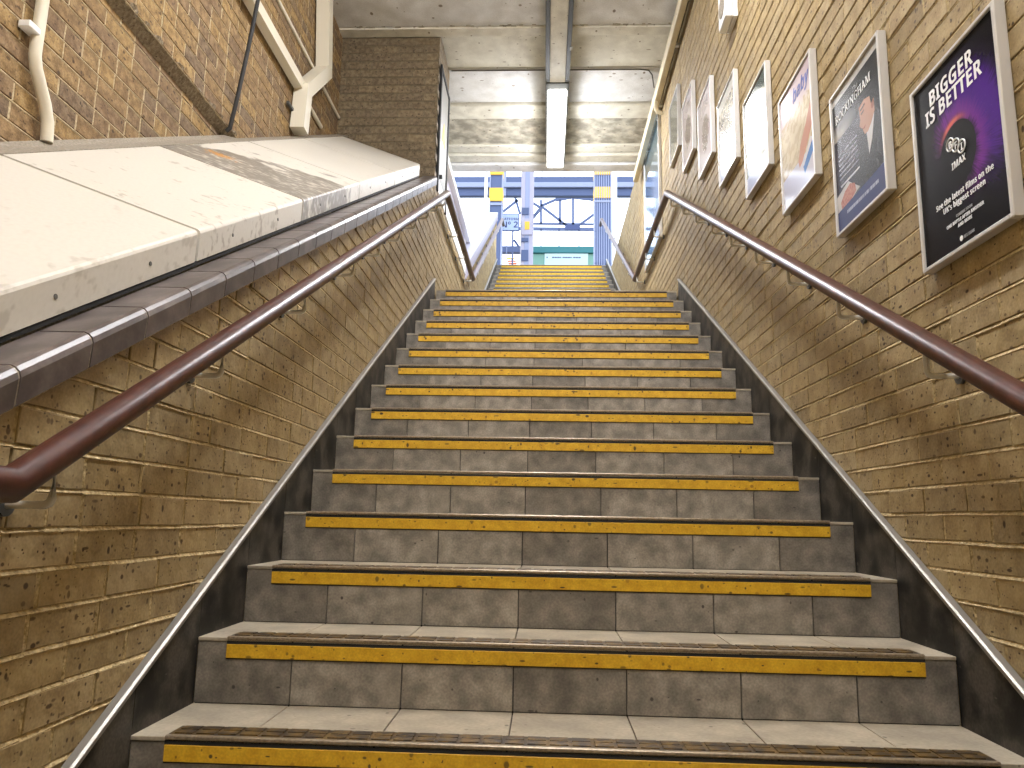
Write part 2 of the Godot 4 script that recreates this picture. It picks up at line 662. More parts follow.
func build_ceiling() -> void:
	var st := new_st()
	box(st, P(-2.2, CEIL, -4.9), P(1.3, CEIL + 0.25, 7.14))
	var c := struct("ceiling", st, M.ceil, "white and cream painted ceiling over the stairs with cross beams")
	var parts := [
		["ceiling_panel", -4.6, 1.30, 4.76, M.ceil], ["ceiling_panel", 1.305, 2.9, 4.76, M.ceil], ["ceiling_panel", 2.905, 4.325, 4.76, M.ceil],
		["beam", 4.33, 4.455, 4.75, M.ceil_cream], ["ceiling_panel", 4.465, 5.06, 4.845, M.ceil_cream], ["ceiling_panel", 5.07, 5.66, 4.835, M.ceil],
		["beam", 5.67, 5.93, 4.805, M.ceil_cream], ["ceiling_panel", 5.935, 6.56, 4.85, M.grime], ["beam", 6.56, 6.72, 4.825, M.ceil_cream],
		["beam", 6.75, 6.92, 4.805, M.ceil_cream], ["beam", 6.95, 7.14, 4.785, M.ceil]]
	for a: Array in parts:
		st = new_st()
		box(st, P(-1.93, a[3], a[1]), P(1.03, CEIL + 0.01, a[2]), 0.008)
		obj(a[0], st, a[4], c)
	# flaking paint where the white panel meets the first beam
	var flake := new_st()
	for i in 46:
		var x := rng.randf_range(-1.8, 1.0)
		var w := rng.randf_range(0.008, 0.05)
		var d := 4.31 + rng.randf_range(-0.012, 0.008)
		box(flake, P(x, 4.757, d), P(x + w, 4.762, d + rng.randf_range(0.006, 0.02)))
	var fl := obj("flaked_paint", flake, M.grime, c)
	fl.set_meta("kind", "stuff")
	# thin conduit across the ceiling
	st = new_st()
	tube(st, [P(-1.0, 4.83, 5.083), P(0.78, 4.83, 5.083), P(0.86, 4.83, 5.10), P(0.90, 4.82, 5.16), P(0.92, 4.70, 5.18)], 0.006, 8)
	tag(obj("ceiling_conduit", st, M.conduit), "thin grey conduit running across the ceiling beside the strip light", "conduit")

# one flight: steps i0..i1 with nosing at (base_y + i * RISE, base_d + i * GOING)
func flight(root: Node3D, i0: int, i1: int, by: float, bd: float, fine: bool) -> void:
	var cuts := [-1.0, -0.741, -0.443, -0.146, 0.152, 0.448, 0.745, 1.0]
	for i in range(i0, i1 + 1):
		var y := by + i * RISE
		var y0 := y - RISE
		var d := bd + i * GOING
		var st := new_st()
		box(st, P(-1.0, y0 - 0.12, d + 0.009), P(1.0, y - 0.009, d + GOING + 0.02))
		var step := obj("step", st, M.grout, root)
		for j in 7:
			var g := 0.0014
			var x0: float = cuts[j] + (g if j > 0 else 0.0)
			var x1: float = cuts[j + 1] - (g if j < 6 else 0.0)
			st = new_st()
			box(st, P(x0, y0 + 0.001, d), P(x1, y - 0.0095, d + 0.009), 0.0012)
			obj("riser_tile", st, M.riser[(i * 3 + j * j) % 3 if j % 6 else 0], step)
			st = new_st()
			box(st, P(x0, y - 0.0095, d - 0.003), P(x1, y, d + GOING - 0.0005), 0.0012)
			obj("tread_tile", st, M.tread, step)
		# anti-slip plate: base, studs, bright front lip
		st = new_st()
		box(st, P(-SW, y, d + 0.006), P(SW, y + 0.0025, d + 0.082), 0.001)
		if fine and i < 9:
			var n := 36
			for k in n:
				var xa := -SW + 0.012 + k * (2.0 * SW - 0.024) / n
				box(st, P(xa, y + 0.002, d + 0.016), P(xa + 0.042, y + 0.005, d + 0.043), 0.001)
				box(st, P(xa, y + 0.002, d + 0.049), P(xa + 0.042, y + 0.005, d + 0.076), 0.001)
		obj("tread_plate", st, M.plate, step)
		st = new_st()
		box(st, P(-SW, y - 0.006, d - 0.006), P(SW, y + 0.004, d + 0.006), 0.003)
		obj("nosing", st, M.edge, step)
		st = new_st()
		box(st, P(-SW, y - 0.0165, d - 0.003), P(SW, y - 0.006, d + 0.004))
		obj("nosing_bead", st, M.black, step)
		st = new_st()
		box(st, P(-SW, y - 0.0525, d - 0.005), P(SW, y - 0.0165, d + 0.002), 0.0015)
		var ys := obj("nosing_strip", st, M.yellow, step)
		ys.set_meta("label", "yellow nosing strip")
		st = new_st()
		box(st, P(-SW, y - 0.0555, d - 0.002), P(SW, y - 0.0525, d + 0.002))
		obj("strip_bead", st, M.black, step)

func build_stairs() -> void:
	var root := thing("staircase", "lower flight of grey tiled stairs with yellow nosing strips", "staircase", Vector3.ZERO)
	flight(root, 0, 15, 0.0, 0.0, true)
	var up := thing("staircase", "upper flight of yellow edged stairs beyond the landing, rising to the platform", "staircase", Vector3.ZERO)
	flight(up, 1, 16, LAND, UP_D, false)
	# strings: dark tiles up the sides with a bright metal trim
	for s: float in [-1.0, 1.0]:
		var word := "left" if s < 0.0 else "right"
		var root2 := Node3D.new()
		root2.name = "baseboard_" + word
		add_child(root2)
		root2.set_meta("kind", "structure")
		root2.set_meta("label", "dark tiled skirting with steel trim stepping up the %s wall" % ("parapet" if s < 0.0 else "poster"))
		var h := 0.112 if s < 0.0 else 0.118
		for f in 2:
			var n0 := -1 if f == 0 else 0
			var n1 := 14 if f == 0 else 15
			for i in range(n0, n1 + 1):
				var by := 0.0 if f == 0 else LAND
				var bd := 0.0 if f == 0 else UP_D
				var d0 := bd + i * GOING
				var d1 := d0 + GOING
				if f == 0 and i == -1:
					d0 = -0.21
				if f == 0 and i == 14:
					d1 = 4.565
				var yb := by + i * RISE
				var poly := PackedVector2Array([Vector2(d0 + 0.001, yb - 0.02), Vector2(d1 - 0.001, yb - 0.02), Vector2(d1 - 0.001, by + (d1 - bd) * K + h), Vector2(d0 + 0.001, by + (d0 - bd) * K + h)])
				var st := new_st()
				prism(st, poly, s * 1.0, s * 1.018)
				obj("skirting_tile", st, M.string, root2)
			var da := -0.21 if f == 0 else UP_D
			var db := 4.565 if f == 0 else TOP_D - 0.02
			var b0 := 0.0 if f == 0 else LAND - UP_D * K
			var st2 := new_st()
			slope_extrude(st2, PackedVector2Array([Vector2(s * 1.018, h - 0.002), Vector2(s * 0.994, h - 0.002), Vector2(s * 0.994, h + 0.009), Vector2(s * 1.0, h + 0.0125), Vector2(s * 1.018, h + 0.0125)]), da, db, b0, K)
			obj("trim_strip", st2, M.steel, root2)

func build_left_wall() -> void:
	# backing of the parapet, mortar coloured
	var st := new_st()
	var top := 0.955
	prism(st, PackedVector2Array([Vector2(-4.6, -0.5), Vector2(-0.31, -0.5), Vector2(-0.31, nos(-0.31) + top), Vector2(-4.6, nos(-0.31) + top)]), -1.3, WALL_L - 0.008)
	prism(st, PackedVector2Array([Vector2(-0.31, -0.5), Vector2(4.46, -0.5), Vector2(4.46, nos(4.46) + top), Vector2(-0.31, nos(-0.31) + top)]), -1.3, WALL_L - 0.008)
	prism(st, PackedVector2Array([Vector2(4.46, 1.5), Vector2(6.92, 1.5), Vector2(6.92, 3.40), Vector2(4.46, 3.40)]), -1.25, WALL_L - 0.008)
	prism(st, PackedVector2Array([Vector2(6.92, 1.5), Vector2(12.0, 1.5), Vector2(12.0, nos_up(12.0) + 0.86), Vector2(6.92, nos_up(6.92) + 0.86)]), -1.25, WALL_L - 0.008)
	var w := struct("wall_left", st, M.mortar, "tan brick parapet wall with sloping dark tile coping beside the stairs")
	var shapes := []
	for r: PackedVector2Array in courses(-1.4, 11.9, -0.192, 5.4, 0, 0.009):
		var m := mid_of(r)
		var p := r
		if m.x < 4.46:
			p = clip(p, Vector2(-K, 1.0), top)
			if m.x < -0.31:
				p = clip(p, Vector2(0.0, 1.0), nos(-0.31) + top)
			if m.y < nos(m.x) - 0.02:
				continue
		elif m.x < 6.92:
			p = clip(p, Vector2(0.0, 1.0), 3.395)
			if m.y < LAND - 0.1:
				continue
		else:
			p = clip(p, Vector2(-K, 1.0), LAND - UP_D * K + 0.855)
			if m.y < nos_up(m.x) - 0.1:
				continue
		if p.size() < 3 or area(p) < 0.0006:
			continue
		var q := PackedVector2Array()
		for v in p:
			q.append(Vector2(v.x, v.y))
		shapes.append(q)
	# seen from the stairs, depth runs to the right on the left wall
	lay(w, shapes, Vector3(WALL_L - 0.012, 0, 0), Vector3(0, 0, -1), Vector3.UP, 0.012, M.brick, 300, 0.0018, M.mortar)
	# mortar fillet under the coping
	st = new_st()
	slope_extrude(st, PackedVector2Array([Vector2(-1.03, 0.945), Vector2(-1.014, 0.95), Vector2(-1.008, 0.962), Vector2(-1.03, 0.962)]), -0.3, 4.46, 0.0, K)
	obj("mortar_fillet", st, M.mortar, w)
	# coping tiles: bullnosed, about 0.2 m each
	var prof := PackedVector2Array([Vector2(-1.115, 0.965), Vector2(-1.0, 0.960), Vector2(-0.997, 1.012), Vector2(-1.001, 1.024), Vector2(-1.009, 1.032), Vector2(-1.02, 1.036), Vector2(-1.115, 1.037)])
	var d := -0.407
	var i := 0
	while d < 4.46:
		st = new_st()
		var d1 := minf(d + 0.2, 4.46)
		slope_extrude(st, prof, d + 0.0032, d1 - 0.0032, 0.0, K)
		obj("coping_tile", st, M.coping[(i * 7 + i / 3) % 3], w)
		d += 0.2
		i += 1
	st = new_st()
	slope_extrude(st, PackedVector2Array([Vector2(-1.114, 0.963), Vector2(-1.0015, 0.962), Vector2(-0.9995, 1.012), Vector2(-1.0035, 1.0225), Vector2(-1.011, 1.030), Vector2(-1.02, 1.0340), Vector2(-1.114, 1.035)]), -0.4, 4.46, 0.0, K)
	obj("coping_bed", st, M.flash, w)
	# white capping on the landing and the upper flight
	st = new_st()
	box(st, P(-1.2, 3.40, 4.62), P(-1.012, 3.54, 6.90), 0.01)
	obj("white_capping", st, M.white, w)
	st = new_st()
	slope_extrude(st, PackedVector2Array([Vector2(-1.22, 0.86), Vector2(-1.01, 0.86), Vector2(-1.01, 1.02), Vector2(-1.22, 1.02)]), 6.93, 12.0, LAND - UP_D * K, K)
	obj("white_capping", st, M.lilac, w)

func build_old_wall() -> void:
	var st := new_st()
	box(st, P(OLD - 0.35, -0.5, -4.6), P(OLD - 0.005, 5.0, 5.4))
	var w := struct("wall_far_left", st, M.old_mortar, "old mottled yellow and brown brick wall above the white hood")
	var shapes := []
	var high := []
	for r: PackedVector2Array in courses(-0.6, 4.46, 0.555, 4.9, 2, 0.009):
		var m := mid_of(r)
		if m.y < nos(m.x) + 1.2:
			continue
		if m.y < 2.79:
			shapes.append(r)
		else:
			high.append(r)
	lay(w, shapes, Vector3(OLD - 0.012, 0, 0), Vector3(0, 0, -1), Vector3.UP, 0.013, M.old, 150, 0.002, M.old_mortar)
	st = new_st()
	box(st, P(OLD - 0.1, 2.80, -0.6), P(OLD + 0.045, 4.9, 4.455))
	var upper := obj("upper_backing", st, M.old_mortar, w)
	lay(w, high, Vector3(OLD + 0.038, 0, 0), Vector3(0, 0, -1), Vector3.UP, 0.013, M.old, 150, 0.002, M.old_mortar)
	# broken mortar ledge where the wall steps out
	st = new_st()
	var f := FastNoiseLite.new()
	f.seed = 5
	f.frequency = 6.0
	var n := 260
	var rows := []
	for i in n + 1:
		var d := -0.6 + 5.05 * i / n
		var ring := []
		for k in 5:
			var a := k / 4.0
			var q := f.get_noise_2d(d * 1.6, a * 0.5) * 0.024
			ring.append(P(OLD - 0.01 + sin(a * PI * 0.5) * 0.062 + q, 2.755 + a * 0.062 + q * 0.5, d))
		rows.append(ring)
	for i in n:
		for k in 4:
			quad(st, rows[i][k], rows[i + 1][k], rows[i + 1][k + 1], rows[i][k + 1])
	obj("mortar_ledge", st, M.rubble, w)

func hood_texture(sd: int, stain: float, marks: int) -> ImageTexture:
	# painted sheet: u along the panel, v round its section (0.02 to 0.12 is the fascia, above it the top)
	var W := 512
	var H := 512
	var n1 := noise_bytes(512, sd, 0.012)
	var n2 := noise_bytes(512, sd + 3, 0.05)
	var n3 := noise_bytes(512, sd + 5, 0.15, 2)
	var im := Image.create(W, H, false, Image.FORMAT_RGB8)
	for y in H:
		for x in W:
			var i := y * 512 + x
			var a := n1[i] / 255.0
			var b := n2[i] / 255.0
			var col := c8(204, 199, 188)
			col = col.lerp(c8(193, 187, 175), clampf((n3[i] / 255.0 - 0.4) * 1.2, 0.0, 1.0) * 0.6)
			var v := float(y) / H
			var u := float(x) / W
			# scuffs of grey film with ragged edges
			var s := clampf((b * 0.65 + a * 0.5 - 0.80) * 9.0, 0.0, 1.0) * (0.5 if marks > 0 else 0.12)
			if v < 0.09:
				s = maxf(s, clampf((b * 0.7 + a * 0.4 - 0.66) * 7.0, 0.0, 1.0) * (0.6 if marks > 0 else 0.3))
			col = col.lerp(c8(138, 128, 112), s)
			if stain > 0.0:
				# wet stain from the joint: covers u up to a wavy limit
				var lim := stain * (0.78 - 0.34 * clampf((v - 0.08) / 0.4, 0.0, 1.0)) + (a - 0.5) * 0.5
				var g := clampf((lim - u) * 14.0, 0.0, 1.0) * clampf(0.25 + (b - 0.3) * 2.2 + (a - 0.4) * 1.5, 0.15, 1.0)
				col = col.lerp(c8(116, 109, 99), g * 0.9)
			im.set_pixel(x, y, col)
	if stain > 0.5:
		for k in 160:
			var p := Vector2(150 + rng.randfn(0.0, 10.0), 205 + rng.randfn(0.0, 12.0))
			im.fill_rect(Rect2i(int(p.x), int(p.y), rng.randi_range(2, 7), rng.randi_range(2, 5)), c8(196, 132, 52).lerp(c8(150, 120, 84), rng.randf() * 0.6))
	return ImageTexture.create_from_image(im)

func build_hood() -> void:
	var prof := PackedVector2Array([Vector2(-1.12, 1.055), Vector2(-1.118, 1.142), Vector2(-1.121, 1.150), Vector2(-1.128, 1.156), Vector2(-1.77, 1.400), Vector2(-1.77, 1.378), Vector2(-1.145, 1.128), Vector2(-1.140, 1.055)])
	var cuts := [-0.90, 0.649, 1.552, 2.46, 3.37, 4.30]
	var hood := thing("sloping_hood", "long cream metal hood with a grey water stain, sloping up beside the stairs", "hood", P(-1.12, 0, 0))
	for i in 5:
		var st := new_st()
		slope_extrude(st, prof, cuts[i] + 0.008, cuts[i + 1] - 0.008, 0.0, K)
		var m := StandardMaterial3D.new()
		m.albedo_texture = hood_texture(90 + i * 9, 1.0 if i == 2 else 0.0, 1 if i in [1, 2] else 0)
		m.roughness = 0.38
		var sheet := obj("sheet_panel", st, m, hood)
		sheet.position = -hood.position
		sheet.set_meta("label", ["clean cream sheet panel", "cream sheet panel with grey scuffs", "cream sheet panel with a large grey water stain", "plain cream sheet panel", "cream sheet panel ending at the brick cupboard"][i])
		# screws in the fascia
		var n := 4 if i == 0 else 2
		for k in n:
			var d: float = cuts[i] + (cuts[i + 1] - cuts[i]) * (k + 0.6) / (n + 0.3)
			st = new_st()
			disc(st, P(-1.121, nos(d) + 1.10, d), Vector3.RIGHT, 0.006, 0.004, 10)
			obj("screw", st, M.conduit, sheet)
	# black undersheet added to darken the gaps between sheets, flashing behind
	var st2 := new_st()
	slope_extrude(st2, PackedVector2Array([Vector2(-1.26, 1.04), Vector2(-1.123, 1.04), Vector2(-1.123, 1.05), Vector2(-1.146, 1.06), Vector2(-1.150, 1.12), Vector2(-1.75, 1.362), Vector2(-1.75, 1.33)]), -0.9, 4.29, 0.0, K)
	obj("black_undersheet", st2, M.black, hood).position = -hood.position
	st2 = new_st()
	slope_extrude(st2, PackedVector2Array([Vector2(-1.772, 1.365), Vector2(-1.772, 1.404), Vector2(-1.87, 1.418), Vector2(-1.904, 1.44), Vector2(-1.904, 1.365)]), -0.9, 4.44, 0.0, K)
	obj("flashing", st2, M.flash, hood).position = -hood.position

func build_cupboard() -> void:
	var st := new_st()
	box(st, P(-1.95, 2.2, 4.466), P(-1.032, CEIL - 0.04, 5.12))
	var b := obj("brick_cupboard", st, M.grey_mortar)
	tag(b, "grey brown brick cupboard block with a side door above the hood", "cupboard")
	var shapes := []
	for r: PackedVector2Array in courses(-1.92, -1.06, 3.18, 4.80, 0, 0.009):
		var p := clip(clip(r, Vector2(1, 0), -1.03), Vector2(-1, 0), 1.90)
		p = clip(p, Vector2(0, 1), 4.805)
		if p.size() > 2 and area(p) > 0.0006:
			shapes.append(p)
	lay(b, shapes, Vector3(0, 0, -4.468), Vector3.RIGHT, Vector3.UP, 0.010, M.grey_brick, 200, 0.0018, M.grey_mortar)
	# brick edge and grey door on the side that faces the landing
	var side := []
	for r: PackedVector2Array in courses(4.46, 5.12, 3.40, 4.81, 0, 0.009):
		var p := clip(clip(r, Vector2(-1, 0), -4.46), Vector2(1, 0), 5.12)
		var m := mid_of(p) if p.size() > 2 else Vector2.ZERO
		if p.size() > 2 and (m.x < 4.53 or m.y > 4.58):
			if m.y <= 4.58:
				p = clip(p, Vector2(1, 0), 4.55)
			if area(p) > 0.0005:
				side.append(p)
	lay(b, side, Vector3(-1.034, 0, 0), Vector3(0, 0, -1), Vector3.UP, 0.012, M.grey_brick, 60, 0.0018, M.grey_mortar)
	st = new_st()
	box(st, P(-1.034, 3.40, 4.565), P(-1.006, 4.57, 4.61), 0.004)
	box(st, P(-1.034, 3.40, 5.075), P(-1.006, 4.57, 5.12), 0.004)
	box(st, P(-1.034, 4.53, 4.61), P(-1.006, 4.57, 5.075), 0.004)
	obj("door_frame", st, M.black, b)
	st = new_st()
	box(st, P(-1.036, 3.41, 4.612), P(-1.016, 4.528, 5.073), 0.003)
	var d := obj("door", st, M.door, b)
	st = new_st()
	prism(st, PackedVector2Array([Vector2(4.74, 3.96), Vector2(4.96, 3.96), Vector2(4.85, 4.16)]), -1.017, -1.013)
	obj("warning_sign", st, M.amber, d).set_meta("label", "yellow triangular warning sign")
	st = new_st()
	disc(st, P(-1.016, 3.56, 4.66), Vector3.RIGHT, 0.018, 0.03, 12)
	obj("knob", st, M.dark, d)

func build_right_wall() -> void:
	var st := new_st()
	box(st, P(WALL_R + 0.008, -0.5, -4.6), P(1.35, CEIL, 12.0))
	var w := struct("wall_right", st, M.mortar, "long tan brick wall carrying the row of framed posters")
	var shapes := []
	for r: PackedVector2Array in courses(-11.9, 1.0, -0.196, CEIL - 0.01, 0, 0.009):
		# along = +z here, so along = -depth
		var m := mid_of(r)
		var d := -m.x
		if d < LAND_D and m.y < nos(d) - 0.02:
			continue
		if d >= LAND_D and d < UP_D and m.y < LAND - 0.1:
			continue
		if d >= UP_D and m.y < nos_up(d) - 0.1:
			continue
		shapes.append(r)
	lay(w, shapes, Vector3(WALL_R + 0.012, 0, 0), Vector3(0, 0, 1), Vector3.UP, 0.012, M.brick, 300, 0.0018, M.mortar)

func build_rails() -> void:
	for s: float in [-1.0, 1.0]:
		var h := 0.868
		var yl := LAND + 0.835
		var r := thing("handrail", "brown round handrail on the %s" % ("parapet wall under the dark coping" if s < 0.0 else "brick wall below the posters"), "handrail", P(s * 0.93, 0, 0), "handrails")
		var dk := (yl - h) / K
		var du := UP_D + (yl - LAND - h) / K
		var pts := [P(0, nos(-0.29) + h, -3.0), P(0, nos(-0.29) + h, -0.29), P(0, yl, dk), P(0, yl, du), P(0, nos_up(12.1) + h, 12.1), P(0, nos_up(12.1) + h, 12.4)]
		var st := new_st()
		tube(st, pts, 0.0295, 20)
		obj("rail", st, M.rail, r)
		var spots := [-0.18, 0.46, 1.10, 1.72, 2.2, 2.68, 3.16, 3.64, 4.10, 4.45, 5.36, 5.98, 6.75, 7.6, 8.3, 9.0, 9.7, 10.4, 11.1] if s < 0.0 else [-0.1, 0.515, 1.08, 1.59, 2.05, 2.52, 2.96, 3.44, 3.9, 4.42, 5.36, 5.98, 6.75, 7.6, 8.3, 9.0, 9.7, 10.4, 11.1]
		for d: float in spots:
			var y := yl
			if d < dk:
				y = maxf(nos(d), nos(-0.29)) + h
			elif d > du:
				y = nos_up(d) + h
			st = new_st()
			tube(st, [P(0, y - 0.02, d), P(0, y - 0.078, d), P(s * 0.004, y - 0.087, d), P(s * 0.013, y - 0.091, d), P(s * 0.088, y - 0.091, d)], 0.0075, 10)
			var b := obj("bracket", st, M.chrome, r)
			st = new_st()
			disc(st, P(s * 0.079, y - 0.091, d), Vector3(s, 0, 0), 0.021, 0.010, 16)
			obj("wall_rose", st, M.dark, b)

func build_lights() -> void:
	# trunking along the ceiling with strip lights slung under it
	var st := new_st()
	box(st, P(-0.068, 4.70, -4.5), P(0.078, 4.748, 5.08), 0.004)
	var t := obj("light_trunking", st, M.ceil_cream)
	tag(t, "cream trunking with dark edges that carries the strip lights", "trunking")
	for s: float in [-1.0, 1.0]:
		st = new_st()
		box(st, P(0.005 + s * 0.074, 4.69, -4.5), P(0.005 + s * 0.112, 4.749, 5.06), 0.003)
		obj("channel", st, M.dark, t)
	st = new_st()
	box(st, P(0.105, 4.685, 4.52), P(0.125, 4.70, 4.56))
	obj("clip", st, M.white, t)
	var spots := [5.19, 0.55, -2.6]
	var power := [0.75, 1.12, 1.45]
	var labels := ["bright white strip light on the ceiling over the landing", "bright strip light over the middle of the lower stairs", "bright strip light over the foot of the stairs"]
	for i in spots.size():
		var d0: float = spots[i]
		var base := 4.69 if i == 0 else 4.66
		var f := thing("strip_light", labels[i], "lamp", P(0.005, base, d0), "ceiling strip lights")
		st = new_st()
		var top := 4.798 if i == 0 else 4.689
		box(st, P(-0.11, 0.014, -0.09), P(0.11, top - base, 1.56), 0.004)
		obj("housing", st, M.dark if i == 0 else M.pale_steel, f)
		st = new_st()
		box(st, P(-0.093, -0.055, 0.0), P(0.093, 0.014, 1.535), 0.012)
		obj("diffuser", st, M.lamp, f)
		var a := AreaLight3D.new()
		a.name = "light"
		f.add_child(a)
		a.area_size = Vector2(0.18, 1.54)
		a.rotation_degrees = Vector3(-90, 0, 0)
		a.position = P(0, -0.058, 0.78)
		a.light_color = c8(250, 250, 255)
		a.light_energy = AREA_LAMP * power[i]
		a.area_range = 40.0
		a.area_attenuation = 2.0
		a.shadow_enabled = true
		for k in 3:
			var b := OmniLight3D.new()
			b.name = "side_light"
			f.add_child(b, true)
			b.position = P(0, -0.09, 0.26 + 0.52 * k)
			b.light_size = 0.06
			b.light_color = c8(250, 250, 255)
			b.light_energy = LAMP * power[i]
			b.omni_range = 40.0
			b.omni_attenuation = 2.0
			b.shadow_enabled = true

# ------------------------------------------------------------------ posters
func text(parent: Node, s: String, font: Font, size: float, at: Vector3, m: Material, slant := 0.0, called := "lettering", along := Vector3(0, 0, 1)) -> MeshInstance3D:
	var t := TextMesh.new()
	t.text = s
	t.font = font
	t.font_size = 64
	t.pixel_size = size / 64.0
	t.depth = 0.0008
	t.curve_step = 1.0
	var o := MeshInstance3D.new()
	o.mesh = t
	o.material_override = m
	o.name = called
	parent.add_child(o, true)
	o.transform = Transform3D(Basis(along, Vector3.UP + along * slant, along.cross(Vector3.UP)), at)
	return o

func paint(w: int, h: int, fn: Callable) -> ImageTexture:
	var im := Image.create(w, h, false, Image.FORMAT_RGB8)
	for y in h:
		for x in w:
			im.set_pixel(x, y, fn.call((x + 0.5) / w, (y + 0.5) / h))
	return ImageTexture.create_from_image(im)

func smooth(a: float, b: float, x: float) -> float:
	return smoothstep(a, b, x)

func inside(p: Vector2, poly: Array) -> bool:
	return Geometry2D.is_point_in_polygon(p, PackedVector2Array(poly))

func poster_art(i: int) -> ImageTexture:
	var f := FastNoiseLite.new()
	f.seed = 100 + i
	f.frequency = 5.0
	if i == 0:
		return paint(320, 420, func(u, v):
			var p := Vector2((u - 0.5), (v - 0.53) * 1.3)
			var ang := p.angle()
			var r := p.length()
			var col := c8(17, 14, 20)
			var ring := exp(-pow((r - 0.30 - 0.05 * f.get_noise_2d(ang * 0.5, 1.0)) / 0.09, 2.0))
			var streak := 0.45 + 0.9 * absf(f.get_noise_2d(ang * 3.0, r * 0.4))
			var side := clampf(0.45 + p.x * 1.6 - p.y * 1.2, 0.0, 1.2)
			col = col.lerp(c8(136, 48, 160), clampf(ring * streak * side * 2.4, 0.0, 1.0))
			var out_glow := exp(-pow((r - 0.42) / 0.14, 2.0)) * clampf(p.x * 2.0 - p.y * 1.4, 0.0, 1.0)
			col = col.lerp(c8(86, 36, 150), clampf(out_glow * streak * 2.2, 0.0, 1.0))
			var rim := exp(-pow((r - 0.235) / 0.022, 2.0)) * smooth(0.05, 0.25, -p.y) * smooth(0.26, 0.0, absf(p.x + 0.06))
			col = col.lerp(c8(244, 120, 110), clampf(rim * 1.2, 0.0, 1.0))
			if r < 0.215:
				col = c8(16, 13, 18).lerp(c8(70, 52, 60), clampf(f.get_noise_2d(u * 14.0, v * 14.0) - 0.25, 0.0, 1.0))
			if f.get_noise_2d(u * 60.0 + 9.0, v * 60.0) > 0.62 and r < 0.45 and p.y < 0.1:
				col = col.lerp(c8(230, 190, 220), 0.5)
			return col)
	if i == 1:
		return paint(320, 420, func(u, v):
			var p := Vector2(u, v)
			var col := c8(46, 46, 46)
			if v < 0.065:
				col = c8(196, 194, 188)
			elif v < 0.34 and u < 0.62:
				col = c8(46, 46, 46).lerp(c8(168, 162, 150), clampf(smooth(0.18, 0.32, v) * smooth(0.62, 0.1, u), 0.0, 1.0))
			elif u < 0.6 and v < 0.74:
				col = c8(50, 44, 58)
			# jacket
			if inside(p, [Vector2(0.56, 0.86), Vector2(0.36, 0.80), Vector2(0.62, 0.52), Vector2(0.72, 0.47), Vector2(1, 0.44), Vector2(1, 0.9)]):
				col = c8(28, 28, 30).lerp(c8(74, 72, 72), clampf(f.get_noise_2d(u * 2.0, v * 2.0) + 0.2, 0.0, 0.6))
			if inside(p, [Vector2(0.69, 0.51), Vector2(0.86, 0.45), Vector2(0.79, 0.60), Vector2(0.72, 0.68)]):
				col = c8(214, 208, 204)
			# head turned down to the left, dark hair
			if inside(p, [Vector2(0.57, 0.285), Vector2(0.68, 0.275), Vector2(0.80, 0.295), Vector2(0.86, 0.34), Vector2(0.87, 0.44), Vector2(0.80, 0.49), Vector2(0.72, 0.525), Vector2(0.66, 0.52), Vector2(0.635, 0.49), Vector2(0.625, 0.467), Vector2(0.60, 0.455), Vector2(0.565, 0.43), Vector2(0.585, 0.39), Vector2(0.575, 0.34)]):
				col = c8(190, 142, 116)
				if inside(p, [Vector2(0.585, 0.325), Vector2(0.69, 0.312), Vector2(0.69, 0.325), Vector2(0.60, 0.338)]) or inside(p, [Vector2(0.60, 0.358), Vector2(0.67, 0.348), Vector2(0.665, 0.362), Vector2(0.61, 0.368)]):
					col = c8(70, 46, 38)
				if inside(p, [Vector2(0.625, 0.470), Vector2(0.69, 0.462), Vector2(0.66, 0.480)]):
					col = c8(156, 96, 84)
				if p.distance_to(Vector2(0.835, 0.385)) < 0.028:
					col = c8(164, 112, 90)
			if inside(p, [Vector2(0.54, 0.285), Vector2(0.60, 0.205), Vector2(0.72, 0.17), Vector2(0.86, 0.19), Vector2(0.95, 0.27), Vector2(0.95, 0.44), Vector2(0.88, 0.44), Vector2(0.865, 0.35), Vector2(0.81, 0.37), Vector2(0.79, 0.31), Vector2(0.68, 0.285), Vector2(0.58, 0.30)]):
				col = c8(22, 18, 18)
			if inside(p, [Vector2(0.0, 0.74), Vector2(0.26, 0.70), Vector2(0.5, 0.82), Vector2(0.0, 0.9)]):
				col = c8(214, 208, 202)
			# folded hands
			if inside(p, [Vector2(0.08, 0.80), Vector2(0.18, 0.75), Vector2(0.30, 0.73), Vector2(0.40, 0.76), Vector2(0.42, 0.82), Vector2(0.28, 0.86), Vector2(0.10, 0.88)]):
				col = c8(206, 146, 128).lerp(c8(170, 104, 90), clampf(f.get_noise_2d(u * 6.0, v * 6.0) + 0.3, 0.0, 1.0))
			if v > 0.855 - 0.03 * u:
				col = c8(62, 70, 116)
			# lines of small print
			if u > 0.08 and u < 0.5 and v > 0.43 and v < 0.64 and fmod(v, 0.035) < 0.012 and f.get_noise_2d(u * 22.0, floor(v / 0.035) * 3.0) > -0.3:
				col = c8(176, 172, 184)
			if u > 0.1 and u < 0.52 and absf(v - 0.69) < 0.007:
				col = c8(220, 216, 222)
			if u > 0.2 and u < 0.86 and absf(v - 0.905) < 0.011 and f.get_noise_2d(u * 26.0, 3.0) > -0.2:
				col = c8(190, 194, 214)
			return col)
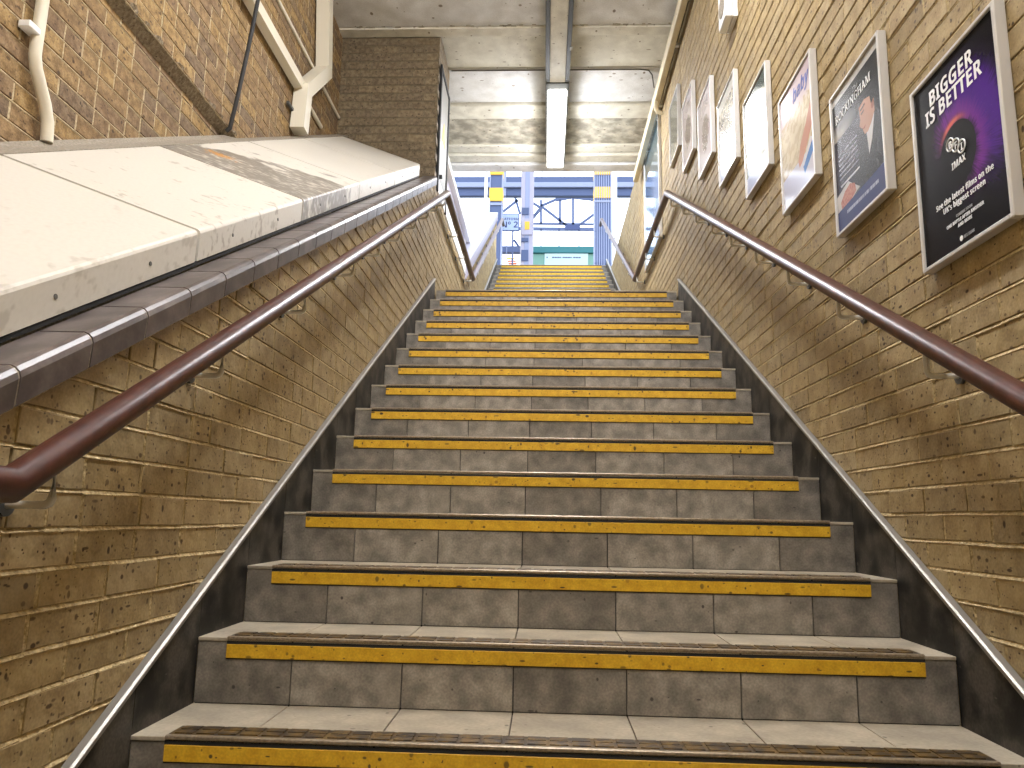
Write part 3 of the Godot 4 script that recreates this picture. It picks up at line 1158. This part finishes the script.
	if i == 2:
		return paint(320, 420, func(u, v):
			var p := Vector2(u, v)
			var col := c8(226, 206, 214)
			if v > 0.22:
				col = col.lerp(c8(232, 214, 176), smooth(0.2, 0.36, v))
			if v > 0.74:
				col = c8(226, 222, 232)
			var n := f.get_noise_2d(u * 1.6 + v, v * 2.0)
			if v > 0.26 and v < 0.74 and n > 0.05:
				col = col.lerp(c8(200, 176, 140), 0.7)
			if inside(p, [Vector2(0.52, 0.74), Vector2(0.60, 0.62), Vector2(0.80, 0.50), Vector2(0.97, 0.36), Vector2(0.97, 0.58), Vector2(0.78, 0.70), Vector2(0.64, 0.78), Vector2(0.55, 0.80)]):
				col = c8(206, 138, 112)
			if inside(p, [Vector2(0.66, 0.83), Vector2(0.97, 0.70), Vector2(0.97, 0.80), Vector2(0.70, 0.90)]):
				col = c8(58, 130, 206)
			if inside(p, [Vector2(0.66, 0.80), Vector2(0.90, 0.66), Vector2(0.97, 0.69), Vector2(0.68, 0.83)]):
				col = c8(236, 234, 238)
			return col)
	if i == 3:
		return paint(200, 262, func(u, v):
			var n := f.get_noise_2d(u * 1.4, v * 2.4)
			var col := c8(112, 124, 112).lerp(c8(186, 180, 150), clampf(n * 1.6 + 0.5, 0.0, 1.0))
			if v < 0.16:
				col = c8(92, 104, 98)
			if v > 0.82:
				col = c8(216, 218, 232)
			if u > 0.76 and v > 0.45 and v < 0.72 and n > -0.2:
				col = c8(150, 118, 108)
			return col)
	if i == 4:
		return paint(200, 262, func(u, v):
			var n := f.get_noise_2d(u * 1.8, v * 2.6)
			var col := c8(214, 210, 200)
			if v > 0.14 and v < 0.8:
				col = c8(120, 112, 96).lerp(c8(222, 214, 190), clampf(n * 2.2 + 0.55, 0.0, 1.0))
			if v > 0.8:
				col = c8(214, 216, 230)
			return col)
	if i == 5 or i == 6:
		return paint(200, 262, func(u, v):
			var col := c8(206, 192, 194)
			var q := Vector2((u - 0.52) / 0.26, (v - 0.56) / 0.24)
			if q.length() + f.get_noise_2d(u * 2.0, v * 2.0) * 0.25 < 1.0:
				col = c8(116, 90, 84).lerp(c8(168, 134, 122), clampf(f.get_noise_2d(u * 4.0, v * 4.0) + 0.4, 0.0, 1.0))
			if v < 0.26 and v > 0.10 and u > 0.2 and u < 0.8 and fmod(v, 0.06) < 0.025:
				col = c8(150, 118, 140)
			return col)
	return paint(200, 262, func(u, v):
		var n := f.get_noise_2d(u * 1.6, v * 1.2)
		var col := c8(92, 96, 88).lerp(c8(134, 134, 122), clampf(n + 0.5, 0.0, 1.0))
		if v > 0.78 and n > -0.1:
			col = c8(170, 166, 150)
		return col)

func build_posters() -> void:
	var sans := SystemFont.new()
	sans.font_names = PackedStringArray(["Droid Sans"])
	sans.font_weight = 700
	var bold := FontVariation.new()
	bold.base_font = sans
	var serif := SystemFont.new()
	serif.font_names = PackedStringArray(["Droid Serif"])
	var labels := ["framed black and purple cinema poster reading BIGGER IS BETTER", "framed dark poster of a man in black suit with folded hands", "framed pale pink poster with blue script and a blue tag", "framed grey green poster with shiny glare between pink and cream posters", "framed cream and brown patterned poster with shiny glare", "framed pinkish poster with brown oval picture below the shiny glare", "framed pinkish poster with brown oval picture next to the dark green one", "framed dark grey green poster, highest of the row at the landing"]
	for i in 8:
		var dn := 0.190 + 0.5975 * i
		var df := dn + 0.425
		var yb := 1.367 + 0.3335 * i
		var yt := yb + 0.55
		var xf := 0.988
		var t := thing("poster_frame", labels[i], "poster", P(WALL_R - 0.002, (yb + yt) / 2.0, (dn + df) / 2.0), "framed posters on the stair wall")
		var c := P(0, (yb + yt) / 2.0, (dn + df) / 2.0)
		var hw := 0.2125
		var hh := 0.275
		# local frame: x from the wall outwards is negative
		var bw := 0.0135
		var out := -(WALL_R - 0.002 - xf)
		var rails := [[-hw, -hw + bw, -hh, hh], [hw - bw, hw, -hh, hh], [-hw + bw, hw - bw, -hh, -hh + bw], [-hw + bw, hw - bw, hh - bw, hh]]
		for q: Array in rails:
			var st := new_st()
			box(st, Vector3(0.0, q[2], q[0]), Vector3(out, q[3], q[1]), 0.003)
			obj("frame_rail", st, M.alu, t)
		var st2 := new_st()
		var w2 := hw - bw
		var h2 := hh - bw
		var xp := out * 0.78
		box(st2, Vector3(0.0, -h2, -w2), Vector3(xp + 0.002, h2, w2))
		obj("back_board", st2, M.dark, t)
		# the print: a sheet with picture coordinates, reading from far to near
		st2 = new_st()
		var pts := [Vector3(xp, -h2, -w2), Vector3(xp, -h2, w2), Vector3(xp, h2, w2), Vector3(xp, h2, -w2)]
		var uv := [Vector2(0, 1), Vector2(1, 1), Vector2(1, 0), Vector2(0, 0)]
		for j: int in [0, 2, 1, 0, 3, 2]:
			st2.set_uv(uv[j])
			st2.add_vertex(pts[j])
		for j: int in [0, 1, 2, 0, 2, 3]:
			st2.set_uv(uv[j])
			st2.add_vertex(pts[j] + Vector3(0.0015, 0, 0))
		var m := StandardMaterial3D.new()
		m.albedo_texture = poster_art(i)
		m.albedo_color = c8(220, 220, 220)
		m.roughness = 0.09 if i > 1 else 0.24
		m.metallic_specular = 0.5 if i > 1 else 0.22
		var pr := obj("print", st2, m, t)
		var xt := xp - 0.0008
		if i == 0:
			text(pr, "BIGGER", bold, 0.060, Vector3(xt, 0.200, -0.008), M.ink)
			text(pr, "IS BETTER", bold, 0.060, Vector3(xt, 0.150, -0.004), M.ink)
			# emblem of small circles with letters, and the word below
			var letters := "BFI"
			var spots := [Vector2(-0.030, 0.010), Vector2(-0.004, -0.004), Vector2(0.022, -0.020)]
			for k in 3:
				var st3 := new_st()
				var cc := Vector3(xt, spots[k].y + 0.014, spots[k].x)
				var ring := []
				for a in 21:
					ring.append(cc + Vector3(0, cos(TAU * a / 20.0) * 0.017, sin(TAU * a / 20.0) * 0.017))
				tube(st3, ring, 0.0022, 6)
				obj("emblem", st3, M.ink, pr)
				text(pr, letters[k], bold, 0.028, Vector3(xt, spots[k].y + 0.013, spots[k].x), M.ink)
			text(pr, "IMAX", bold, 0.026, Vector3(xt, -0.040, 0.002), M.ink)
			text(pr, "See the latest films on the", sans, 0.0215, Vector3(xt, -0.119, 0.012), M.ink)
			text(pr, "UK's biggest screen", sans, 0.0215, Vector3(xt, -0.141, 0.010), M.ink)
			text(pr, "COMING SOON", sans, 0.0105, Vector3(xt, -0.176, 0.008), M.ink_grey)
			text(pr, "ONE BATTLE AFTER ANOTHER", sans, 0.0125, Vector3(xt, -0.190, 0.008), M.ink)
			text(pr, "AND MORE", sans, 0.0125, Vector3(xt, -0.204, 0.008), M.ink)
			var st4 := new_st()
			disc(st4, Vector3(xt, -0.242, -0.014), Vector3(-1, 0, 0), 0.0075, 0.0006, 14)
			obj("emblem", st4, M.ink, pr)
			text(pr, "BFI IMAX", sans, 0.011, Vector3(xt, -0.242, 0.022), M.ink_grey)
		elif i == 1:
			text(pr, "The", serif, 0.024, Vector3(xt, 0.196, 0.01), M.ink_grey)
			text(pr, "ROCKINGHAM", serif, 0.044, Vector3(xt, 0.163, -0.020), M.ink)
		elif i == 2:
			text(pr, "baby", bold, 0.085, Vector3(xt, 0.190, 0.075), M.ink_blue, 0.2)

func build_fittings() -> void:
	# cream trunking and a dark pipe where the poster wall meets the ceiling
	var st := new_st()
	box(st, P(0.922, 4.56, -4.5), P(0.976, 4.66, 6.95), 0.004)
	var t := obj("wall_trunking", st, M.cream)
	tag(t, "cream trunking running along the top of the poster wall", "trunking")
	for d: float in [3.2, 4.35, 5.3, 6.2]:
		st = new_st()
		box(st, P(0.976, 4.585, d), P(1.018, 4.605, d + 0.035), 0.002)
		obj("bracket", st, M.white, t)
	st = new_st()
	tube(st, [P(0.994, 4.70, -4.5), P(0.994, 4.70, 6.9)], 0.022, 10)
	tag(obj("dark_pipe", st, M.conduit), "dark pipe behind the cream trunking on the poster wall", "pipe")
	st = new_st()
	tube(st, [P(0.935, 4.56, 5.19), P(0.935, 4.50, 5.19), P(0.95, 4.46, 5.19), P(1.0, 4.44, 5.19)], 0.02, 10)
	obj("elbow", st, M.cream, t)
	# loudspeaker
	var s := thing("loudspeaker", "small white loudspeaker box on the brick wall above the posters", "loudspeaker", P(WALL_R, 3.70, 2.62))
	st = new_st()
	box(st, Vector3(-0.075, -0.145, -0.085), Vector3(-0.030, 0.145, 0.085), 0.006)
	obj("housing", st, M.white, s)
	st = new_st()
	box(st, Vector3(-0.028, -0.145, -0.085), Vector3(-0.002, 0.145, 0.085), 0.004)
	obj("back_box", st, M.white, s)
	st = new_st()
	disc(st, Vector3(-0.074, -0.03, 0.0), Vector3(-1, 0, 0), 0.062, 0.004, 20)
	obj("grille", st, M.flash, s)
	# glazed case on the landing wall
	var g := thing("glazed_case", "tall shiny glazed case mirroring daylight on the landing wall", "display case", P(WALL_R - 0.002, 3.995, 5.98))
	st = new_st()
	box(st, Vector3(0, -0.66, -0.52), Vector3(-0.022, 0.66, 0.52), 0.002)
	obj("pane", st, M.glass_case, g)
	for q: Array in [[-0.54, -0.52, -0.68, 0.68], [0.52, 0.54, -0.68, 0.68], [-0.52, 0.52, -0.68, -0.66], [-0.52, 0.52, 0.66, 0.68]]:
		st = new_st()
		box(st, Vector3(0, q[2], q[0]), Vector3(-0.030, q[3], q[1]), 0.002)
		obj("frame_rail", st, M.alu, g)
	# pipes on the old wall
	var xl := OLD + 0.032
	var xh := OLD + 0.085
	st = new_st()
	var b0 := wx(40, 20, xl)
	tube(st, [P(xh, 3.3, -b0.z), P(xh, 2.62, -b0.z), P(xl, 2.50, -b0.z), b0, wx(37, 40, xl), wx(35, 55, xl), wx(36, 68, xl), wx(40, 84, xl), wx(45, 104, xl), wx(47.5, 122, xl), wx(47, 136, xl), wx(46.5, 142, xl)], 0.021, 12, Vector3.RIGHT)
	var wp := obj("bent_pipe", st, M.pipe)
	tag(wp, "white bent pipe coming down the old brick wall to the hood", "pipe")
	st = new_st()
	var cp := wx(31, 28, xl)
	box(st, cp + Vector3(-0.028, -0.014, -0.03), cp + Vector3(0.018, 0.014, 0.03), 0.004)
	obj("clip", st, M.white, wp)
	st = new_st()
	var q0 := wx(300, 86, xh + 0.01)
	bar(st, Vector3(q0.x, q0.y, -0.5), q0, 0.06, 0.075)
	tag(obj("wall_conduit", st, M.pipe), "square cream conduit running level along the old brick wall", "conduit")
	st = new_st()
	var q1 := wx(310, 62, xh - 0.024)
	tube(st, [Vector3(q1.x, q1.y, -0.5), Vector3(q1.x, q1.y, -4.44)], 0.013, 8)
	tag(obj("wall_conduit", st, M.pipe), "thin round conduit running level high on the old brick wall", "conduit")
	st = new_st()
	var q2 := wx(230, 128, xh)
	tube(st, [wx(262, -30, xh + 0.07), wx(258, 0, xh + 0.07), wx(248, 50, xh + 0.06), wx(238, 95, xh + 0.03), q2, Vector3(q2.x - 0.02, q2.y - 0.02, q2.z)], 0.012, 8, Vector3.RIGHT)
	tag(obj("hanging_cable", st, M.black), "black cable hanging down the old brick wall to the hood", "cable")
	# square downpipe with an offset
	var x1 := OLD + 0.115
	var pp := [wx(327, -60, x1), wx(324, 72, x1), wx(303.5, 90, x1), wx(299, 131, x1)]
	pp[0].y = CEIL - 0.012
	var dp := thing("downpipe", "cream square downpipe with an offset bend beside the brick cupboard", "downpipe", pp[3])
	st = new_st()
	var local := []
	for p: Vector3 in pp:
		local.append(p - dp.position)
	tube(st, local, 0.0707, 4, Vector3.RIGHT, PI / 4.0, true)
	obj("pipe", st, M.pipe, dp)
	st = new_st()
	var pc := wx(290, 106, OLD + 0.07)
	box(st, pc + Vector3(-0.01, -0.012, -0.06) - dp.position, pc + Vector3(0.01, 0.012, 0.05) - dp.position, 0.003)
	obj("clip", st, M.dark, dp)
	st = new_st()
	tube(st, [wx(308, 104, xh - 0.02), wx(321, 127, xh - 0.02)], 0.016, 8)
	tag(obj("wall_conduit", st, M.pipe), "short cream conduit end sloping down behind the downpipe", "conduit")

# ------------------------------------------------------------------ the platform beyond
func pbox(st: SurfaceTool, u0: float, v0: float, u1: float, v1: float, d: float, thick: float, ch := 0.0) -> void:
	var a := px(u0, v0, d)
	var b := px(u1, v1, d)
	box(st, Vector3(a.x, a.y, -d), Vector3(b.x, b.y, -d - thick), ch)

func pbar(st: SurfaceTool, u0: float, v0: float, u1: float, v1: float, d: float, w: float, h: float) -> void:
	bar(st, px(u0, v0, d), px(u1, v1, d), w, h)

func build_exit() -> void:
	var st := new_st()
	# hoarding on the left of the landing
	var hd := thing("hoarding", "pale hoarding of painted boards behind the landing parapet", "hoarding", P(-1.3, 3.4, 7.0))
	for a: Array in [[5.13, 6.05, 4.46, M.cream], [6.06, 6.5, 4.46, M.flash], [6.52, 8.3, 4.46, M.lilac], [8.32, 9.6, 4.46, M.white]]:
		st = new_st()
		box(st, P(-1.24, 3.0, a[0]) - hd.position, P(-1.2, a[2], a[1]) - hd.position, 0.004)
		obj("board", st, a[3], hd)
	st = new_st()
	box(st, P(-1.26, 4.40, 5.13) - hd.position, P(-1.14, 4.47, 9.6) - hd.position, 0.004)
	obj("top_rail", st, M.white, hd)
	# columns
	for s: int in [0, 1]:
		var u0 := 489.0 if s == 0 else 594.5
		var u1 := 501.0 if s == 0 else 611.0
		var d := 14.5
		var base := px((u0 + u1) / 2.0, 260.0, d)
		var c := thing("steel_column", "blue grey steel column with yellow band beside the platform sign" if s == 0 else "blue grey steel column with yellow band behind the folded gate", "column", Vector3(base.x, TOP, -d), "banded steel columns")
		var hw: float = (px(u1, 200, d).x - px(u0, 200, d).x) / 2.0
		st = new_st()
		box(st, Vector3(-hw, 0, -0.15), Vector3(hw, 5.4, 0.15), 0.01)
		obj("shaft", st, M.blue_steel, c)
		for e: float in [-1.0, 1.0]:
			st = new_st()
			box(st, Vector3(e * hw - 0.012, 0, -0.17), Vector3(e * hw + 0.012, 5.4, 0.17), 0.004)
			obj("flange", st, M.pale_steel, c)
		var ya: float = px(u0, 204 if s == 0 else 201, d).y - TOP
		var yb: float = px(u0, 191 if s == 0 else 190, d).y - TOP
		st = new_st()
		box(st, Vector3(-hw - 0.016, ya, -0.175), Vector3(hw + 0.016, yb, 0.175), 0.004)
		obj("band", st, M.amber, c).set_meta("label", "yellow band")
		st = new_st()
		var yc: float = px(u0, 178, d).y - TOP
		box(st, Vector3(-hw - 0.016, yc, -0.175), Vector3(hw + 0.016, yc + 0.18, 0.175), 0.004)
		obj("band", st, M.amber, c)
		st = new_st()
		box(st, Vector3(-hw - 0.014, ya - 0.10, -0.174), Vector3(hw + 0.014, ya - 0.04, 0.174), 0.004)
		obj("band", st, M.pale_steel, c)
	# folded lattice gate at the head of the stairs
	var gd := 12.6
	var gp := px(603, 262, gd)
	var gt := thing("folding_gate", "folded steel lattice gate of upright bars at the head of the stairs", "gate", Vector3(gp.x, TOP, -gd))
	for k in 8:
		var xg: float = px(594.8 + k * 2.3, 230, gd).x - gp.x
		st = new_st()
		box(st, Vector3(xg - 0.007, 0.03, -0.012), Vector3(xg + 0.007, 3.1, 0.012), 0.002)
		obj("upright", st, M.pale_steel, gt)
	for yy: float in [0.25, 0.9, 1.55, 2.2, 2.85]:
		st = new_st()
		box(st, Vector3(px(594.8, 230, gd).x - gp.x - 0.01, yy, -0.016), Vector3(px(611, 230, gd).x - gp.x + 0.01, yy + 0.03, -0.012), 0.001)
		obj("cross_bar", st, M.blue_steel, gt)
	# pale stanchion with notices
	var sd := 15.5
	var sp := px(526.5, 260, sd)
	var pl := thing("cream_stanchion", "pale stanchion carrying small notices near the platform sign", "column", Vector3(sp.x, TOP, -sd))
	st = new_st()
	box(st, Vector3(-0.055, 0, -0.07), Vector3(0.055, 4.6, 0.07), 0.006)
	obj("web", st, M.pale_steel, pl)
	for e: float in [-1.0, 1.0]:
		st = new_st()
		box(st, Vector3(e * 0.10 - 0.05, 0, -0.10), Vector3(e * 0.10 + 0.05, 4.6, 0.06), 0.006)
		obj("flange", st, M.lilac, pl)
	for q: Array in [[220.0, 236.0, M.lilac], [209.0, 216.0, M.blue_steel], [239.0, 243.0, M.blue_steel], [251.0, 262.0, M.blue_steel]]:
		st = new_st()
		box(st, Vector3(-0.12, px(526, q[1], sd).y - TOP, 0.062), Vector3(0.12 if q[2] == M.lilac else 0.04, px(526, q[0], sd).y - TOP, 0.09), 0.004)
		obj("notice" if q[2] == M.lilac else "plate", st, q[2], pl)
	st = new_st()
	box(st, Vector3(-0.05, px(526, 231, sd).y - TOP, 0.09), Vector3(0.06, px(526, 223, sd).y - TOP, 0.096))
	obj("notice", st, M.amber, pl)
	st = new_st()
	bar(st, Vector3(-0.13, px(526, 250, sd).y - TOP, 0), Vector3(-0.30, px(526, 240, sd).y - TOP, 0), 0.05, 0.05)
	obj("bracket", st, M.blue_steel, pl)
	st = new_st()
	bar(st, Vector3(0.13, px(526, 218, sd).y - TOP, 0), Vector3(0.34, px(526, 207, sd).y - TOP, 0), 0.07, 0.05)
	obj("bracket", st, M.blue_steel, pl)
	# platform sign
	var gd2 := 15.0
	var c0 := px(499.5, 231, gd2)
	var c1 := px(519.5, 213.5, gd2)
	var cm := (c0 + c1) / 2.0
	var sg := thing("platform_sign", "square blue and white sign reading PLATFORM No 2", "sign", Vector3(cm.x, cm.y, -gd2))
	var hx := (c1.x - c0.x) / 2.0
	var hy := (c1.y - c0.y) / 2.0
	st = new_st()
	box(st, Vector3(-hx, -hy, -0.03), Vector3(hx, hy, 0.0), 0.004)
	obj("frame", st, M.navy, sg)
	st = new_st()
	box(st, Vector3(-hx + 0.02, -hy + 0.02, -0.002), Vector3(hx - 0.02, hy - 0.02, 0.004))
	obj("face", st, M.enamel, sg)
	var sans := SystemFont.new()
	sans.font_names = PackedStringArray(["Droid Sans"])
	sans.font_weight = 700
	var bold := FontVariation.new()
	bold.base_font = sans
	text(sg, "PLATFORM", bold, 0.085, Vector3(0, 0.075, 0.005), M.ink_navy, 0.0, "lettering", Vector3.RIGHT)
	text(sg, "Nº 2", bold, 0.20, Vector3(0, -0.06, 0.005), M.ink_navy, 0.0, "lettering", Vector3.RIGHT)
	st = new_st()
	box(st, Vector3(0.06, TOP - cm.y, -0.035), Vector3(0.10, -hy, -0.005), 0.003)
	obj("post", st, M.blue_steel, sg)
	st = new_st()
	box(st, Vector3(-0.06, TOP - cm.y, -0.03), Vector3(-0.045, -hy, -0.01), 0.002)
	obj("post", st, M.pale_steel, sg)
	# canopy beam and clerestory
	var bd := 18.0
	var cb := thing("canopy_beam", "wide grey blue canopy beam with clerestory bars above the platform", "beam", Vector3(0, TOP, -bd))
	for q: Array in [[178.0, 184.5, M.blue_steel, 0.1], [184.5, 189.5, M.pale_steel, 0.16], [189.5, 197.0, M.blue_steel, 0.08]]:
		st = new_st()
		var a := px(486, q[1], bd)
		var b := px(612, q[0], bd)
		box(st, Vector3(a.x - 3.0, a.y - TOP, -q[3]), Vector3(b.x + 3.0, b.y - TOP, q[3]), 0.01)
		obj("rail", st, q[2], cb)
	for u: float in [498.0, 520.0, 542.0, 564.0, 587.0]:
		st = new_st()
		var a := px(u, 178, bd)
		box(st, Vector3(a.x - 0.014, a.y - TOP, -0.03), Vector3(a.x + 0.014, a.y - TOP + 0.5, 0.03))
		obj("glazing_bar", st, M.blue_steel, cb)
	st = new_st()
	var wl := px(500, 197.5, bd)
	var wr := px(503, 172, bd)
	box(st, Vector3(wl.x - 0.02, wl.y - TOP, -0.05), Vector3(wr.x + 0.1, wr.y - TOP, 0.12), 0.01)
	obj("junction_box", st, M.pale_steel, cb)
	# roof truss across the tracks
	var td := 24.0
	var tr := thing("roof_truss", "arched steel roof truss across the tracks", "truss", Vector3(0, TOP, -td))
	var off := Vector3(0, TOP, -td)
	for q: Array in [[486, 228.5, 600, 229.5, 0.07], [520, 223.6, 600, 224.4, 0.04], [541, 200, 541, 224, 0.05], [560, 200, 560, 224, 0.05], [573, 197, 573, 226, 0.05], [541, 206, 567, 226, 0.05], [600, 210, 578, 226, 0.05], [533, 203, 541, 208, 0.05], [541, 206, 556, 199.5, 0.05], [556, 199.5, 572, 196.5, 0.09], [572, 196.5, 590, 198.5, 0.09], [590, 198.5, 604, 203, 0.08], [500, 214, 518, 200, 0.05], [515, 197, 520, 214, 0.05], [541, 229, 541, 248, 0.02], [559, 229, 559, 248, 0.025], [579, 229, 579, 248, 0.02]]:
		st = new_st()
		bar(st, px(q[0], q[1], td) - off, px(q[2], q[3], td) - off, q[4] * 1.7, 0.06)
		obj("member", st, M.blue_steel, tr)
	st = new_st()
	var ga := px(565, 230, td) - off
	var gb := px(580, 225, td) - off
	box(st, Vector3(ga.x, ga.y, -0.04), Vector3(gb.x, gb.y, 0.04))
	obj("gusset", st, M.navy, tr)
	# green kiosk with information board
	var kd := 17.0
	var ka := px(533, 266, kd)
	var kb := px(596, 247, kd)
	var ko := thing("green_kiosk", "pale green platform kiosk with teal roof edge", "kiosk", Vector3((ka.x + kb.x) / 2.0, TOP, -kd))
	st = new_st()
	box(st, Vector3(ka.x, TOP, -kd - 0.9) - ko.position, Vector3(kb.x, px(540, 253.5, kd).y, -kd) - ko.position, 0.01)
	obj("body", st, M.green, ko)
	st = new_st()
	box(st, Vector3(ka.x - 0.03, px(540, 253.5, kd).y, -kd - 0.95) - ko.position, Vector3(kb.x + 0.03, kb.y, -kd + 0.06) - ko.position, 0.01)
	obj("roof_edge", st, M.teal, ko)
	var ba := px(544.5, 267, kd)
	var bb := px(588, 253.8, kd)
	var bo := thing("information_board", "pale blue board with a line of lettering on the green kiosk", "board", Vector3((ba.x + bb.x) / 2.0, (ba.y + bb.y) / 2.0, -kd + 0.03))
	st = new_st()
	box(st, Vector3(ba.x, ba.y, -kd + 0.001) - bo.position, Vector3(bb.x, bb.y, -kd + 0.03) - bo.position, 0.003)
	obj("panel", st, M.board, bo)
	var la := px(552, 258.6, kd) - bo.position
	var lb := px(581, 257.2, kd) - bo.position
	for k in 11:
		st = new_st()
		var x0 := la.x + (lb.x - la.x) * k / 11.0
		box(st, Vector3(x0, la.y, 0.0), Vector3(x0 + (lb.x - la.x) / 11.0 * (0.86 if k % 4 < 3 else 0.5), lb.y, 0.002))
		obj("print_mark", st, M.blue_steel, bo)
	st = new_st()
	var lm := px(546.5, 258.6, kd) - bo.position
	box(st, Vector3(lm.x, la.y, 0.0), Vector3(lm.x + 0.03, lb.y, 0.002))
	obj("print_mark", st, M.navy, bo)
	# things on the left of the stanchion
	st = new_st()
	pbox(st, 499, 252, 521, 246, 20.0, 0.2)
	tag(obj("platform_beam", st, M.blue_steel), "low blue grey beam behind the platform sign posts", "beam")
	var od := 17.5
	var o1 := px(512, 270, od)
	var br := thing("platform_barrier", "small barrier of orange slats low beside the pale stanchion", "barrier", Vector3(o1.x, TOP, -od))
	for k in 3:
		st = new_st()
		var sa := px(508 - k * 0.8, 264.2 - k * 2.4, od) - br.position
		var sb := px(517 - k, 262.6 - k * 2.4, od) - br.position
		box(st, Vector3(sa.x, sa.y, 0.0), Vector3(sb.x, sb.y, -0.03), 0.003)
		obj("slat", st, M.orange if k < 2 else M.amber, br)
	st = new_st()
	box(st, Vector3(-0.02, 0.0, -0.06), Vector3(0.02, px(512, 256, od).y - TOP, -0.031))
	obj("post", st, M.pale_steel, br)
	# white posts either side of the stair head
	for q: Array in [[482.5, 487.5, "white post beside the left blue column"], [612.5, 617.0, "white post beside the folded gate"]]:
		st = new_st()
		var a := px(q[0], 262, 13.2)
		var b := px(q[1], 172, 13.2)
		box(st, Vector3(a.x, TOP, -13.2), Vector3(b.x, b.y + 0.8, -13.35), 0.01)
		tag(obj("white_post", st, M.white), q[2].replace("left blue column", "column by the platform sign"), "post", "white posts at the stair head")
